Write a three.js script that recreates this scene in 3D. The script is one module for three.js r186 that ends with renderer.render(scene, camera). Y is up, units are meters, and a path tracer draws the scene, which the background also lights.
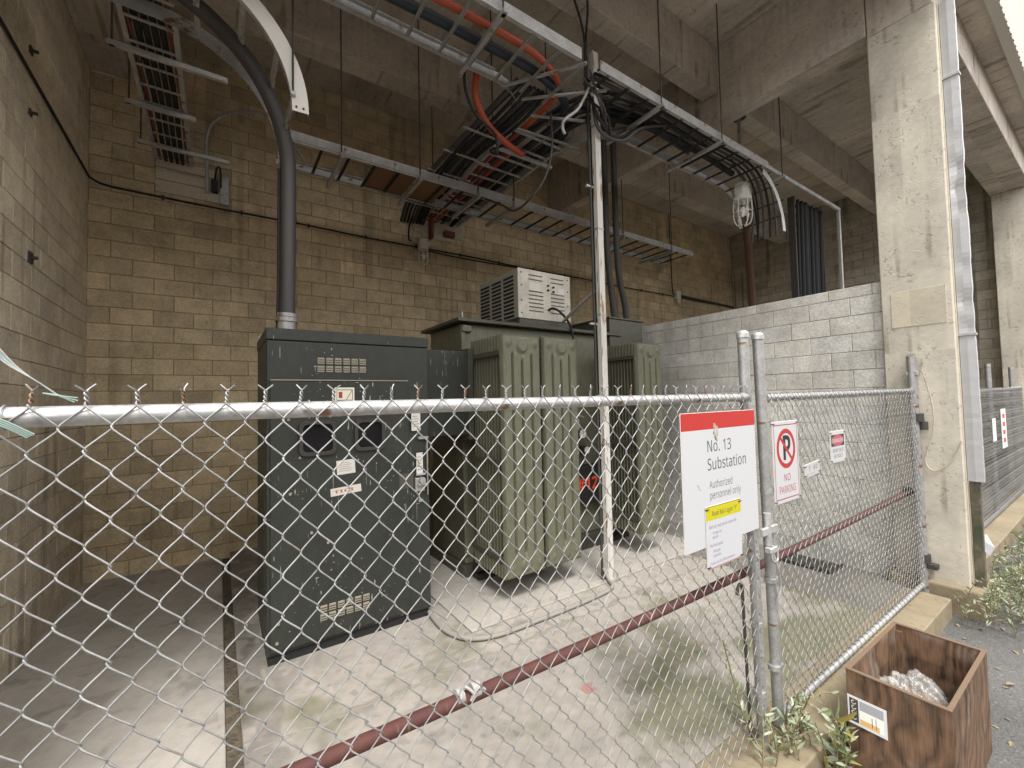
import * as THREE from 'three';
import { RoundedBoxGeometry } from 'three/addons/geometries/RoundedBoxGeometry.js';
import { mergeGeometries } from 'three/addons/utils/BufferGeometryUtils.js';

// ---------------------------------------------------------------- camera, sky, sun, exposure
const scene = new THREE.Scene();
const CAM = new THREE.Vector3(0, 2.1, 1.27);
const camera = new THREE.PerspectiveCamera(83.8, 1024 / 768, 0.02, 200);
{
  const yaw = THREE.MathUtils.degToRad(34.4), p = THREE.MathUtils.degToRad(2.19), r = THREE.MathUtils.degToRad(-1.28);
  const f = new THREE.Vector3(Math.sin(yaw) * Math.cos(p), Math.sin(p), -Math.cos(yaw) * Math.cos(p));
  const r0 = new THREE.Vector3(Math.cos(yaw), 0, Math.sin(yaw)), u0 = new THREE.Vector3().crossVectors(r0, f);
  camera.up.copy(r0).multiplyScalar(-Math.sin(r)).addScaledVector(u0, Math.cos(r));
  camera.position.copy(CAM);
  camera.lookAt(CAM.clone().add(f));
  camera.updateMatrixWorld();
}
const renderer = new THREE.WebGLRenderer({ antialias: true });
renderer.setSize(1024, 768);
renderer.toneMapping = THREE.LinearToneMapping;
renderer.toneMappingExposure = 3.4;
renderer.shadowMap.enabled = true;
{
  const w = 64, h = 32, d = new Float32Array(w * h * 4);
  for (let j = 0; j < h; j++) for (let i = 0; i < w; i++) {
    const el = ((j + .5) / h - .5) * Math.PI, s = Math.max(0, Math.sin(el));
    const l = el < 0 ? .3 : .74 + .32 * s, k = (j * w + i) * 4;
    d[k] = l * 1.0; d[k + 1] = l * 0.995; d[k + 2] = l * 0.99; d[k + 3] = 1;
  }
  const t = new THREE.DataTexture(d, w, h, THREE.RGBAFormat, THREE.FloatType);
  t.mapping = THREE.EquirectangularReflectionMapping; t.magFilter = t.minFilter = THREE.LinearFilter; t.needsUpdate = true;
  scene.background = t; scene.environment = t;
}
const sun = new THREE.DirectionalLight(new THREE.Color(1, .975, .94), 1.1);
sun.position.set(-.6, 15, 7.4); sun.target.position.set(3, 0, -1); sun.castShadow = true; sun.shadow.radius = 28;
sun.shadow.mapSize.set(2048, 2048);
Object.assign(sun.shadow.camera, { left: -16, right: 16, top: 16, bottom: -16, near: 1, far: 60 });
scene.add(sun, sun.target);

// ---------------------------------------------------------------- helpers
const V = (x, y, z) => new THREE.Vector3(x, y, z);
function rngOf(s) { return () => { s |= 0; s = s + 0x6D2B79F5 | 0; let t = Math.imul(s ^ s >>> 15, 1 | s); t = t + Math.imul(t ^ t >>> 7, 61 | t) ^ t; return ((t ^ t >>> 14) >>> 0) / 4294967296; }; }
const rnd = rngOf(77);
const LAT = new Float32Array(65536); { const r = rngOf(5); for (let i = 0; i < 65536; i++) LAT[i] = r(); }
function vn(x, y, p = 256) {
  const xi = Math.floor(x), yi = Math.floor(y), fx = x - xi, fy = y - yi, m = p - 1;   // p is a power of two
  const x0 = xi & m, x1 = (xi + 1) & m, y0 = (yi & m) << 8, y1 = ((yi + 1) & m) << 8, u = fx * fx * (3 - 2 * fx), v = fy * fy * (3 - 2 * fy);
  const a = LAT[x0 + y0], b = LAT[x1 + y0], c = LAT[x0 + y1], d = LAT[x1 + y1];
  return a + (b - a) * u + (c - a) * v + (a - b - c + d) * u * v;
}
function fbm(x, y, o = 4, p = 256) { let s = 0, a = .5, n = 0; for (let i = 0; i < o; i++) { s += a * vn(x, y, p); n += a; a *= .55; x = x * 2 + 17 * (p >= 256); y = y * 2 + 31 * (p >= 256); p = Math.min(256, p * 2); } return s / n; }
const sm = (a, b, x) => { const t = Math.min(1, Math.max(0, (x - a) / (b - a))); return t * t * (3 - 2 * t); };
const enc = (v) => { v = Math.min(1, Math.max(0, v)); return 255 * (v <= .0031308 ? v * 12.92 : 1.055 * Math.pow(v, 1 / 2.4) - .055); };
// colour map from a function of pixel coordinates that returns a linear base colour
function cmap(w, h, fn, rx = 1, ry = 1) {
  const d = new Uint8Array(w * h * 4);
  for (let j = 0; j < h; j++) for (let i = 0; i < w; i++) { const c = fn(i / w, j / h), k = (j * w + i) * 4; d[k] = enc(c[0]); d[k + 1] = enc(c[1]); d[k + 2] = enc(c[2]); d[k + 3] = 255; }
  const t = new THREE.DataTexture(d, w, h); t.colorSpace = THREE.SRGBColorSpace; t.magFilter = t.minFilter = THREE.LinearFilter;
  t.wrapS = t.wrapT = THREE.RepeatWrapping; t.repeat.set(rx, ry); t.needsUpdate = true; return t;
}
function gmap(w, h, fn, rx = 1, ry = 1) {
  const d = new Uint8Array(w * h * 4);
  for (let j = 0; j < h; j++) for (let i = 0; i < w; i++) { const c = 255 * Math.min(1, Math.max(0, fn(i / w, j / h))), k = (j * w + i) * 4; d[k] = d[k + 1] = d[k + 2] = c; d[k + 3] = 255; }
  const t = new THREE.DataTexture(d, w, h); t.magFilter = t.minFilter = THREE.LinearFilter; t.wrapS = t.wrapT = THREE.RepeatWrapping; t.repeat.set(rx, ry); t.needsUpdate = true; return t;
}
function canvasTex(w, h, draw) {
  const c = document.createElement('canvas'); c.width = w; c.height = h; const g = c.getContext('2d'); draw(g, w, h);
  const t = new THREE.CanvasTexture(c); t.colorSpace = THREE.SRGBColorSpace; return t;
}
const std = (o) => new THREE.MeshStandardMaterial(o);
const lin = (r, g, b) => new THREE.Color().setRGB(r, g, b);

function uvBox(g) {                       // uv in metres from the face direction
  if (g.index) g = g.toNonIndexed();
  const p = g.attributes.position, uv = new Float32Array(p.count * 2), a = V(), b = V(), c = V(), n = V();
  for (let i = 0; i < p.count; i += 3) {
    a.fromBufferAttribute(p, i); b.fromBufferAttribute(p, i + 1); c.fromBufferAttribute(p, i + 2);
    n.crossVectors(b.clone().sub(a), c.clone().sub(a));
    const X = Math.abs(n.x), Y = Math.abs(n.y), Z = Math.abs(n.z);
    [a, b, c].forEach((q, k) => {
      let u, v; if (X >= Y && X >= Z) { u = q.z; v = q.y; } else if (Y >= Z) { u = q.x; v = q.z; } else { u = q.x; v = q.y; }
      uv[(i + k) * 2] = u; uv[(i + k) * 2 + 1] = v;
    });
  }
  g.setAttribute('uv', new THREE.BufferAttribute(uv, 2)); return g;
}
function B(x0, x1, y0, y1, z0, z1, r = 0) {
  const w = x1 - x0, h = y1 - y0, d = z1 - z0;
  const g = r ? new RoundedBoxGeometry(w, h, d, 1, Math.min(r, w / 2.01, h / 2.01, d / 2.01)) : new THREE.BoxGeometry(w, h, d);
  g.translate((x0 + x1) / 2, (y0 + y1) / 2, (z0 + z1) / 2); return uvBox(g);
}
function cyl(a, b, r, seg = 12, r2 = r, open = false) {
  const d = b.clone().sub(a), L = d.length();
  const g = new THREE.CylinderGeometry(r2, r, L, seg, 1, open).toNonIndexed();
  const uv = g.attributes.uv; for (let i = 0; i < uv.count; i++) uv.setXY(i, uv.getX(i) * r * 6.283, uv.getY(i) * L);
  g.applyQuaternion(new THREE.Quaternion().setFromUnitVectors(V(0, 1, 0), d.normalize())); g.translate((a.x + b.x) / 2, (a.y + b.y) / 2, (a.z + b.z) / 2); return g;
}
function tube(pts, r, seg = 40, rad = 8) {
  const c = new THREE.CatmullRomCurve3(pts, false, 'catmullrom', .5), g = new THREE.TubeGeometry(c, seg, r, rad).toNonIndexed(), L = c.getLength();
  const uv = g.attributes.uv; for (let i = 0; i < uv.count; i++) uv.setXY(i, uv.getX(i) * L, uv.getY(i) * r * 6.283); return g;
}
// rectangle swept along points; s = constant side direction (width ws), the other side follows the bend (width hn)
function strap(pts, s, ws, hn) {
  const n = pts.length, pos = [], q = [];
  for (let i = 0; i < n; i++) {
    const t = pts[Math.min(n - 1, i + 1)].clone().sub(pts[Math.max(0, i - 1)]).normalize(), N = new THREE.Vector3().crossVectors(t, s).normalize();
    q.push([[-1, -1], [1, -1], [1, 1], [-1, 1]].map(([a, b]) => pts[i].clone().addScaledVector(s, a * ws / 2).addScaledVector(N, b * hn / 2)));
  }
  const tri = (a, b, c) => pos.push(...a.toArray(), ...b.toArray(), ...c.toArray());
  for (let i = 0; i < n - 1; i++) for (let k = 0; k < 4; k++) { const a = q[i][k], b = q[i][(k + 1) % 4], c = q[i + 1][(k + 1) % 4], d = q[i + 1][k]; tri(a, c, b); tri(a, d, c); }
  for (const [e, f] of [[q[0], 0], [q[n - 1], 1]]) { if (f) { tri(e[0], e[1], e[2]); tri(e[0], e[2], e[3]); } else { tri(e[0], e[2], e[1]); tri(e[0], e[3], e[2]); } }
  const g = new THREE.BufferGeometry(); g.setAttribute('position', new THREE.Float32BufferAttribute(pos, 3)); g.computeVertexNormals(); return uvBox(g);
}
function merge(list) { return mergeGeometries(list.map((g) => { g = g.index ? g.toNonIndexed() : g; for (const k of Object.keys(g.attributes)) if (!['position', 'normal', 'uv'].includes(k)) g.deleteAttribute(k); return g; })); }
const taken = {};
const numbered = (n) => { const k = taken[n] = (taken[n] ?? -1) + 1; return k ? n + '_' + String(k).padStart(3, '0') : n; };
function obj(name, geo, mat, parent = scene) {
  const m = new THREE.Mesh(Array.isArray(geo) ? merge(geo) : geo, mat); m.name = parent === scene ? numbered(name) : name; m.castShadow = m.receiveShadow = true; parent.add(m); return m;
}
function tag(o, label, category, group) { o.userData.label = label; o.userData.category = category; if (group) o.userData.group = group; return o; }
function thing(name, label, category, group) { const o = new THREE.Group(); o.name = numbered(name); scene.add(o); return tag(o, label, category, group); }
function struct(name, geo, mat) { const o = obj(name, geo, mat); o.userData.kind = 'structure'; return o; }
function arc(cx, cy, r, a0, a1, n, to) { const o = []; for (let i = 0; i <= n; i++) { const a = a0 + (a1 - a0) * i / n; o.push(to(cx + r * Math.cos(a), cy + r * Math.sin(a))); } return o; }

// ---------------------------------------------------------------- materials
const ctone = (u, v, p) => fbm(u * p, v * p, 6, p);
const concBump = gmap(512, 512, (u, v) => { const n = fbm(u * 32, v * 32, 4, 32), pit = sm(.72, .8, vn(u * 128, v * 128, 128)) * sm(.5, .6, vn(u * 16, v * 16, 16)); return .6 + .4 * (n - .5) - .45 * pit; }, .7, .7);
function concrete(r, g, b, seed, amt = 1, dr = 1, rough = .9) {
  const map = cmap(720, 720, (u, v) => {
    const A = fbm(u * 4 + seed, v * 4, 6, 256), f = fbm(u * 64, v * 64, 3, 64), st = vn(u * 64, v * 3 + seed, 64), pit = sm(.76, .84, vn(u * 128, v * 128, 128)) * sm(.45, .7, vn(u * 16, v * 16, 16));
    const drip = sm(.62, .8, vn(u * 40 + seed, v * 2.2, 256)) * sm(.4, .7, fbm(u * 9, v * 6 + seed, 3));
    const board = .04 * (vn(u * 12 + .5, seed) - .5);
    const k = (1 + amt * (.5 * (A - .5) + .22 * (f - .5) + .1 * dr * (st - .5) - .28 * dr * drip) + board * dr) * (1 - .3 * pit);
    return [r * k, g * k * (1 - .03 * drip), b * k * (1 - .1 * drip - .05 * (A - .5))];
  }, .4, .4);
  return std({ map, bumpMap: concBump, bumpScale: .0025, roughness: rough });
}
const M = {};
M.ceil = concrete(.55, .485, .405, 3.1, 1.3);
M.beam = concrete(.53, .465, .39, 9.7, 1.4);
M.column = concrete(.555, .51, .425, 21.3, 1.1);
M.patch = concrete(.53, .475, .37, 4.3, .7, 0);
M.kerb = concrete(.25, .205, .135, 14.9, 1.3, 0);
M.facade = std({ color: lin(.56, .53, .46), roughness: .75 });
// floor: pale slab with dirt, scuffs, green growth near the kerb
M.slab = std({
  map: cmap(1280, 1280, (u, v) => {       // 8 m x 8 m
    const x = u * 8, z = (v - 1) * 8, A = fbm(u * 12, v * 12, 5), f = fbm(u * 150, v * 150, 2), B2 = fbm(u * 30 + 7, v * 30, 4);
    const crack = sm(.018, .004, Math.abs(fbm(u * 7 + 50, v * 7 + 20, 5) - .5)) * sm(.45, .55, fbm(u * 5, v * 5 + 60, 2)), grit = sm(.74, .82, vn(u * 190 + 9, v * 190)) * sm(.45, .65, fbm(u * 24 + 90, v * 24, 3)), drip = sm(.80, .84, vn(u * 46 + 13, v * 46 + 77));
    let k = (1 + .38 * (A - .5) + .28 * (f - .5)) * (1 - .35 * crack) * (1 - .22 * grit) * (1 - .08 * drip), c = [.36, .325, .285];
    const spot = sm(.7, .8, B2) * .25; k *= 1 - spot;
    const wet = sm(.46, .72, fbm(u * 16 + 3, v * 20, 4) + .34 * (sm(-1.25, -.2, z) * sm(1.4, 2.6, x)) - .13);
    c = [c[0] * (1 - .48 * wet), c[1] * (1 - .45 * wet), c[2] * (1 - .6 * wet)];
    const st = sm(.55, .66, fbm(u * 22 + 40, v * 22, 4)) * sm(4.6, 4.9, x); k *= 1 - .55 * st;
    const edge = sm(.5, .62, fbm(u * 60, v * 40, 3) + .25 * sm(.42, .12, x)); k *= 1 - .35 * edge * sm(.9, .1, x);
    return c.map((q) => q * k);
  }, 1 / 8, 1 / 8), bumpMap: concBump, bumpScale: .004, roughness: .88
});
M.sidefloor = std({
  map: cmap(512, 512, (u, v) => { const A = fbm(u * 8, v * 8, 5, 8), f = fbm(u * 64, v * 64, 3, 64), s = sm(.66, .78, fbm(u * 24 + 9, v * 24, 3)); const k = (1 + .45 * (A - .5) + .2 * (f - .5)) * (1 - .2 * s); return [.43 * k, .395 * k, .35 * k]; }, .3, .3), bumpMap: concBump, bumpScale: .003, roughness: .8
});
M.darkConcrete = concrete(.19, .175, .15, 6.6, 1.5, 0);
M.asphalt = std({
  map: cmap(1024, 1024, (u, v) => { const A = fbm(u * 6, v * 6, 5, 8), f = vn(u * 256, v * 256, 256), s = sm(.72, .9, vn(u * 200 + 5, v * 200, 256)); const k = .85 + .5 * (A - .5) + .3 * (f - .5) + .35 * s; return [.125 * k, .121 * k, .115 * k]; }, .5, .5),
  bumpMap: gmap(512, 512, (u, v) => .5 * vn(u * 128, v * 128, 128) + .5 * vn(u * 64, v * 64, 64), 1, 1), bumpScale: .006, roughness: .85
});
function galvanised(seed, tone, rust) {
  return std({
    map: cmap(256, 256, (u, v) => {
      const A = fbm(u * 6 + seed, v * 6, 5), f = vn(u * 64, v * 64, 64), r = sm(.72 - rust, .86 - rust, fbm(u * 5 + seed * 3, v * 7 + 11, 4)), k = tone * (1 + .5 * (A - .5) + .25 * (f - .5));
      return [k * (1 - r) + .22 * r, k * (1 - r) * .995 + .125 * r, k * (1 - r) * .98 + .07 * r];
    }, 1.7, 1.7), roughness: .5, metalness: .55
  });
}
M.galv = galvanised(1, .52, -.03);
M.galvDull = galvanised(4, .42, .05);
M.wire = galvanised(7, .33, -.03);
M.wireRust = galvanised(8, .40, .12);
M.strut = galvanised(13, .46, .06);
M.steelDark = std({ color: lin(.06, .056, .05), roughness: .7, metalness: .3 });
M.black = std({ color: lin(.016, .016, .017), roughness: .75 });
M.conduit = std({ color: lin(.06, .055, .055), roughness: .5 });
M.orange = std({ color: lin(.40, .075, .035), roughness: .5 });
M.redcable = std({ color: lin(.17, .045, .03), roughness: .5 });
M.brass = std({ color: lin(.35, .27, .16), roughness: .6, metalness: .3 });
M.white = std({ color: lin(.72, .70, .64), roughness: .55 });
M.paper = std({ color: lin(.72, .70, .66), roughness: .8 });
function paint(r, g, b, seed, scr) {
  return std({
    map: cmap(800, 800, (u, v) => {
      const A = fbm(u * 5 + seed, v * 5, 5), dust = fbm(u * 40, v * 24 + seed, 3), col = vn(u * 260 + seed, v * 14, 256), s = sm(.89, .95, col) * sm(.55, .7, vn(u * 9 + seed, v * 9, 256)) * scr, chip = sm(.93, .95, vn(u * 90, v * 90 + seed, 256)) * sm(.6, .75, vn(u * 7, v * 7 + seed, 256)) * scr;
      const k = 1 + .5 * (A - .5) + .35 * (dust - .5), m = Math.min(1, s * .8 + chip);
      return [r * k * (1 - m) + .42 * m, g * k * (1 - m) + .40 * m, b * k * (1 - m) + .34 * m];
    }, .6, .6), roughness: .5, bumpMap: concBump, bumpScale: .0006
  });
}
M.cabinet = paint(.033, .037, .031, 2, 1.5);
M.olive = paint(.145, .145, .098, 12, .6);
M.oliveDark = paint(.075, .074, .055, 33, .3);
M.whitebox = paint(.62, .585, .50, 19, 0);
M.glass = std({ color: lin(.012, .013, .015), roughness: .06 });
M.vent = std({ color: lin(.33, .30, .23), roughness: .6 });
M.bar = std({ map: cmap(512, 64, (u, v) => { const A = fbm(u * 30, v * 4, 4), s = sm(.76, .84, fbm(u * 60 + 3, v * 6, 3)); return [.10 + .05 * (A - .5) + .15 * s, .036 + .02 * (A - .5) + .13 * s,   .030 + .11 * s]; }, 1, .25), roughness: .75 });
M.polePaint = std({ map: cmap(128, 1024, (u, v) => { const A = fbm(u * 3, v * 24, 5), s = sm(.6, .72, fbm(u * 4 + 4, v * 30, 4)); return [.62 * (1 - s) + .3 * s + .15 * (A - .5), .60 * (1 - s) + .17 * s + .15 * (A - .5), .55 * (1 - s) + .09 * s + .14 * (A - .5)]; }, 8, 1 / 6), roughness: .6 });
M.spout = std({ color: lin(.44, .44, .445), roughness: .5, metalness: .15, bumpMap: concBump, bumpScale: .001 });
M.mossy = std({ map: cmap(256, 512, (u, v) => { const A = fbm(u * 8, v * 20, 4), s = sm(.45, .6, fbm(u * 14, v * 18 + 3, 4)); return [.13 * (1 - s) + .075 * s + .1 * (A - .5), .11 * (1 - s) + .075 * s + .08 * (A - .5), .085 * (1 - s) + .045 * s + .05 * (A - .5)]; }, 1, .5), roughness: .95 });
const woodMap = (seed) => cmap(512, 1024, (v, u) => {
  const w = vn(u * 2 + seed, v * 6, 256) * 3.4 + fbm(u * 6 + seed, v * 8, 3) * 1.6, ring = Math.abs(((v * 9 + w) % 1) - .5) * 2, f = vn(u * 14 + seed, v * 240, 256), st = sm(.5, .75, fbm(u * 9 + seed, v * 5, 4));
  const w2 = sm(.55, .7, fbm(u * 5 + seed * 2, v * 7 + 9, 5)), k = .40 + .6 * ring + .4 * (f - .5) - .26 * st + .25 * w2; return [.185 * k, (.106 + .03 * w2) * k, (.06 + .04 * w2) * k];
}, 1, 1);
M.wood = std({ map: woodMap(3), roughness: .65 });
M.woodB = std({ map: woodMap(41), roughness: .65 });
M.woodEdge = std({ color: lin(.17, .11, .068), roughness: .8 });

const cmuBump0 = gmap(256, 256, (u, v) => fbm(u * 32, v * 32, 4, 32), 2, 2);
// ---------------------------------------------------------------- ground, floor, building shell
struct('road', B(-30, 60, -.3, 0, .205, 60), M.asphalt);
struct('kerb', [B(-3, 5.62, -.1, .168, -.13, .21, .012), B(6.25, 22, -.1, .20, -.12, .22, .012)], M.kerb);
struct('floor_slab', B(.12, 4.78, -.1, .16, -5.68, -.132, .008), M.slab);
struct('dark_floor_strip', B(4.79, 13, -.1, .145, -5.68, -.134, .008), M.darkConcrete);  // strip in a darker concrete tone than the main slab
struct('side_floor', B(-1.32, .04, -.1, .10, -5.7, -.134, .012), M.sidefloor);
struct('side_yard', B(-6, -1.46, -.1, .09, -5.7, -.135), M.sidefloor);
struct('gutter_soil', B(.042, .119, -.1, .085, -5.7, -.134), std({ map: cmap(256, 256, (u, v) => { const k = .5 + fbm(u * 16, v * 16, 4, 16); return [.13 * k, .105 * k, .075 * k]; }, 1, 1), bumpMap: cmuBump0, bumpScale: .02, roughness: 1 }));
struct('ceiling_slab', B(-1.5, 22, 7.03, 7.3, -5.9, .5), M.ceil);
const beam = (x0, x1, y0, y1, z0, z1, m = M.beam) => struct('ceiling_beam', B(x0, x1, y0, y1, z0, z1, .012), m);
beam(-1.297, -.92, 6.2, 7.028, -5.67, -.3);
beam(5.803, 6.02, 5.98, 7.028, -5.67, -.235);
beam(-.915, 5.80, 6.36, 7.026, -2.12, -1.89);
beam(6.025, 13, 6.36, 7.026, -2.12, -1.89);
beam(-.915, 5.80, 6.32, 7.026, -4.25, -3.96);
beam(6.025, 13, 6.32, 7.026, -4.25, -3.96);
beam(5.804, 22, 5.945, 7.024, -.228, .292);
struct('soffit', B(-1.5, 22, 6.42, 6.6, .294, .50), M.ceil);
{
  const g = [B(-3, 24, 6.36, 10.5, .50, .60, .01)];
  for (let x = -2.9; x < 24; x += .16) g.push(B(x, x + .05, 6.362, 10.5, .598, .606));
  const f = obj('building_facade', g, M.facade); tag(f, 'cream ribbed facade panel of the building above the opening', 'facade');
}

{ // the building across the street, behind the viewer: it hides the low sky from the bay
  const o = thing('street_building', 'plain brown brick building across the street facing the bay', 'building'), brick = concrete(.19, .14, .11, 8.8, 1, 0), gl = std({ color: lin(.03, .035, .04), roughness: .1 });
  obj('wall', B(-22, 40, 0, 6.5, 11.5, 12.2), brick, o); obj('parapet', B(-22.1, 40.1, 6.5, 6.8, 11.4, 12.3), M.kerb, o);
  for (let x = -19; x < 38; x += 4.2) for (const y of [1.0, 4.0]) { const w = obj('window', B(x, x + 1.5, y, y + 1.8, 11.44, 11.5), M.kerb, o); obj('pane', B(x + .1, x + 1.4, y + .1, y + 1.7, 11.42, 11.44), gl, w); }
}

// ---------------------------------------------------------------- block walls
function blockGeo(u0, u1, v0, v1, d, c) {            // front face with chamfered rim, local u v n
  const P = [], q = (a, b, cc, e) => P.push(...a, ...b, ...cc, ...a, ...cc, ...e);
  const o = [[u0, v0, d - c], [u1, v0, d - c], [u1, v1, d - c], [u0, v1, d - c]], i = [[u0 + c, v0 + c, d], [u1 - c, v0 + c, d], [u1 - c, v1 - c, d], [u0 + c, v1 - c, d]], b = [[u0, v0, -.05], [u1, v0, -.05], [u1, v1, -.05], [u0, v1, -.05]];
  q(i[0], i[1], i[2], i[3]);
  for (let k = 0; k < 4; k++) { const n = (k + 1) % 4; q(o[k], o[n], i[n], i[k]); q(b[k], b[n], o[n], o[k]); }
  const g = new THREE.BufferGeometry(); g.setAttribute('position', new THREE.Float32BufferAttribute(P, 3)); g.computeVertexNormals();
  const uv = []; for (let k = 0; k < P.length; k += 3) uv.push(P[k], P[k + 1]); g.setAttribute('uv', new THREE.Float32BufferAttribute(uv, 2)); return g;
}
const cmuBump = gmap(512, 512, (u, v) => .55 + .5 * (fbm(u * 64, v * 64, 3, 64) - .5) - .4 * sm(.74, .82, vn(u * 128, v * 128, 128)), .8, .8);
function blockWall(name, label, W, H, v0, place, base, o) {
  const r = rngOf(o.seed), CH = .2032, CW = .4064, rows = Math.ceil((H - v0) / CH), tone = [];
  const root = thing(name, label, 'wall'); place(root); root.updateMatrixWorld(true);
  const blocks = [];
  for (let j = 0; j < rows; j++) {
    const va = v0 + j * CH, vb = Math.min(H, va + CH); let u = -((j % 2) * CW / 2) - (o.off ?? 0);
    for (; u < W; u += CW) { const a = Math.max(0, u), b = Math.min(W, u + CW); if (b - a > .03 && vb - va > .03) blocks.push([a, b, va, vb]); }
  }
  const TW = o.tw ?? 2048, TH = o.th ?? 1024, cell = new Map();
  blocks.forEach(([a, b, va]) => { const j = Math.round((va - v0) / CH); if (!cell.has(j)) cell.set(j, []); cell.get(j).push([b, 1 + o.vary * (r() - .5) * (r() < .12 ? 2.4 : 1.2), (r() - .5) * .06]); });
  const map = cmap(TW, TH, (u, v) => {
    const x = u * W, y = v * H, row = cell.get(Math.max(0, Math.min(cell.size - 1, Math.floor((y - v0) / CH)))); let t = row[row.length - 1]; for (const q of row) if (x < q[0]) { t = q; break; }
    const A = fbm(x * .7 + o.seed, y * .9, 5), f = vn(x * 90, y * 90) - .5, f2 = fbm(x * 9, y * 9, 3) - .5;
    const run = sm(.56, .82, vn(x * 13 + o.seed, y * .55)) * sm(.38, .66, fbm(x * 1.3 + 5, y * .8 + o.seed, 3)) * o.streak;
    const eff = sm(.68, .8, fbm(x * 2.1 + 31, y * 2.6 + o.seed, 4)) * o.pale;
    const k = t[1] * (1 + .6 * (A - .5) + .34 * f + .4 * f2) * (1 - .5 * run) * (1 + .35 * eff);
    return [base[0] * k, base[1] * k * (1 + t[2] * .3), base[2] * k * (1 + t[2])];
  }, 1 / W, 1 / H);
  const mat = std({ map, bumpMap: cmuBump, bumpScale: .004, roughness: .93 });
  const geos = blocks.map(([a, b, va, vb]) => blockGeo(a + o.joint, b - o.joint, va + o.joint, vb - o.joint, .002 + r() * o.uneven, .004));
  const c = V(), size = blocks.map(([a, b, va, vb], k) => {
    c.set((a + b) / 2, (va + vb) / 2, 0).applyMatrix4(root.matrixWorld); const dist = c.distanceTo(CAM); const w = c.clone().project(camera);
    const inn = Math.abs(w.x) < 1.03 && Math.abs(w.y) < 1.03 && w.z < 1 && !(o.hide && o.hide((w.x + 1) * 512, (1 - w.y) * 384)); return [inn ? (b - a) / dist : -dist, k];
  }).sort((p, q) => q[0] - p[0]);
  const rest = [];
  size.forEach(([s, k], i) => { if (i < 295 && s > 0) obj('block', geos[k], mat, root); else rest.push(geos[k]); });
  if (rest.length) obj('far_blocks', rest, mat, root).userData.kind = 'stuff';
  obj('mortar', B(.002, W - .002, v0, H - .002, -.16, -.004 - o.deep), o.mortar, root);
  if (o.two) { const bk = obj('rear_face', B(.001, W - .001, v0, H - .001, -.2, -.17), o.mortar, root); void bk; }
  return root;
}
const mortarTan = std({ color: lin(.30, .245, .17), roughness: 1 }), mortarPale = std({ color: lin(.40, .385, .35), roughness: 1 });
blockWall('block_wall', 'long tan concrete block wall behind the transformer, with a thin black cable along it', 14.7, 7.02, .08 - .2032, (g) => g.position.set(-1.3, 0, -5.68), [.58, .47, .305],
  { seed: 11, vary: .22, streak: .45, pale: .5, joint: .0035, uneven: .004, deep: .004, mortar: mortarTan, off: .20, hide: (x, y) => (x > 268 && x < 665 && y > 345) });
blockWall('block_wall', 'stained beige block side wall beside the dark green cabinet, unseen end cut short for light', 5.17, 7.02, .07, (g) => { g.position.set(-1.3, 0, -.55); g.rotation.y = Math.PI / 2; }, [.64, .55, .415],  // unseen near end shortened so daylight reaches the left floor
  { seed: 29, vary: .2, streak: .6, pale: .5, joint: .003, uneven: .002, deep: .003, mortar: mortarTan, off: .1 });
blockWall('block_wall', 'low pale grey block wall behind the gate, ending at the big concrete column', 5.44, 3.29, .12, (g) => { g.position.set(5.87, 0, -.235); g.rotation.y = -Math.PI / 2; g.scale.x = -1; }, [.60, .58, .535],
  { seed: 43, vary: .12, streak: .25, pale: .4, joint: .003, uneven: .003, deep: .002, mortar: mortarPale, off: .12, tw: 1024, th: 1024, two: 1, hide: (x, y) => x < 655 });
blockWall('block_wall', 'far beige block wall beside the second concrete column, seen past the downspout', 5.7, 7.02, .1, (g) => { g.position.set(13.05, 0, .05); g.rotation.y = -Math.PI / 2; g.scale.x = -1; }, [.44, .40, .32],
  { seed: 57, vary: .2, streak: 1, pale: .3, joint: .005, uneven: .004, deep: .004, mortar: mortarTan, off: .0, tw: 1024, th: 1024 });

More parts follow.
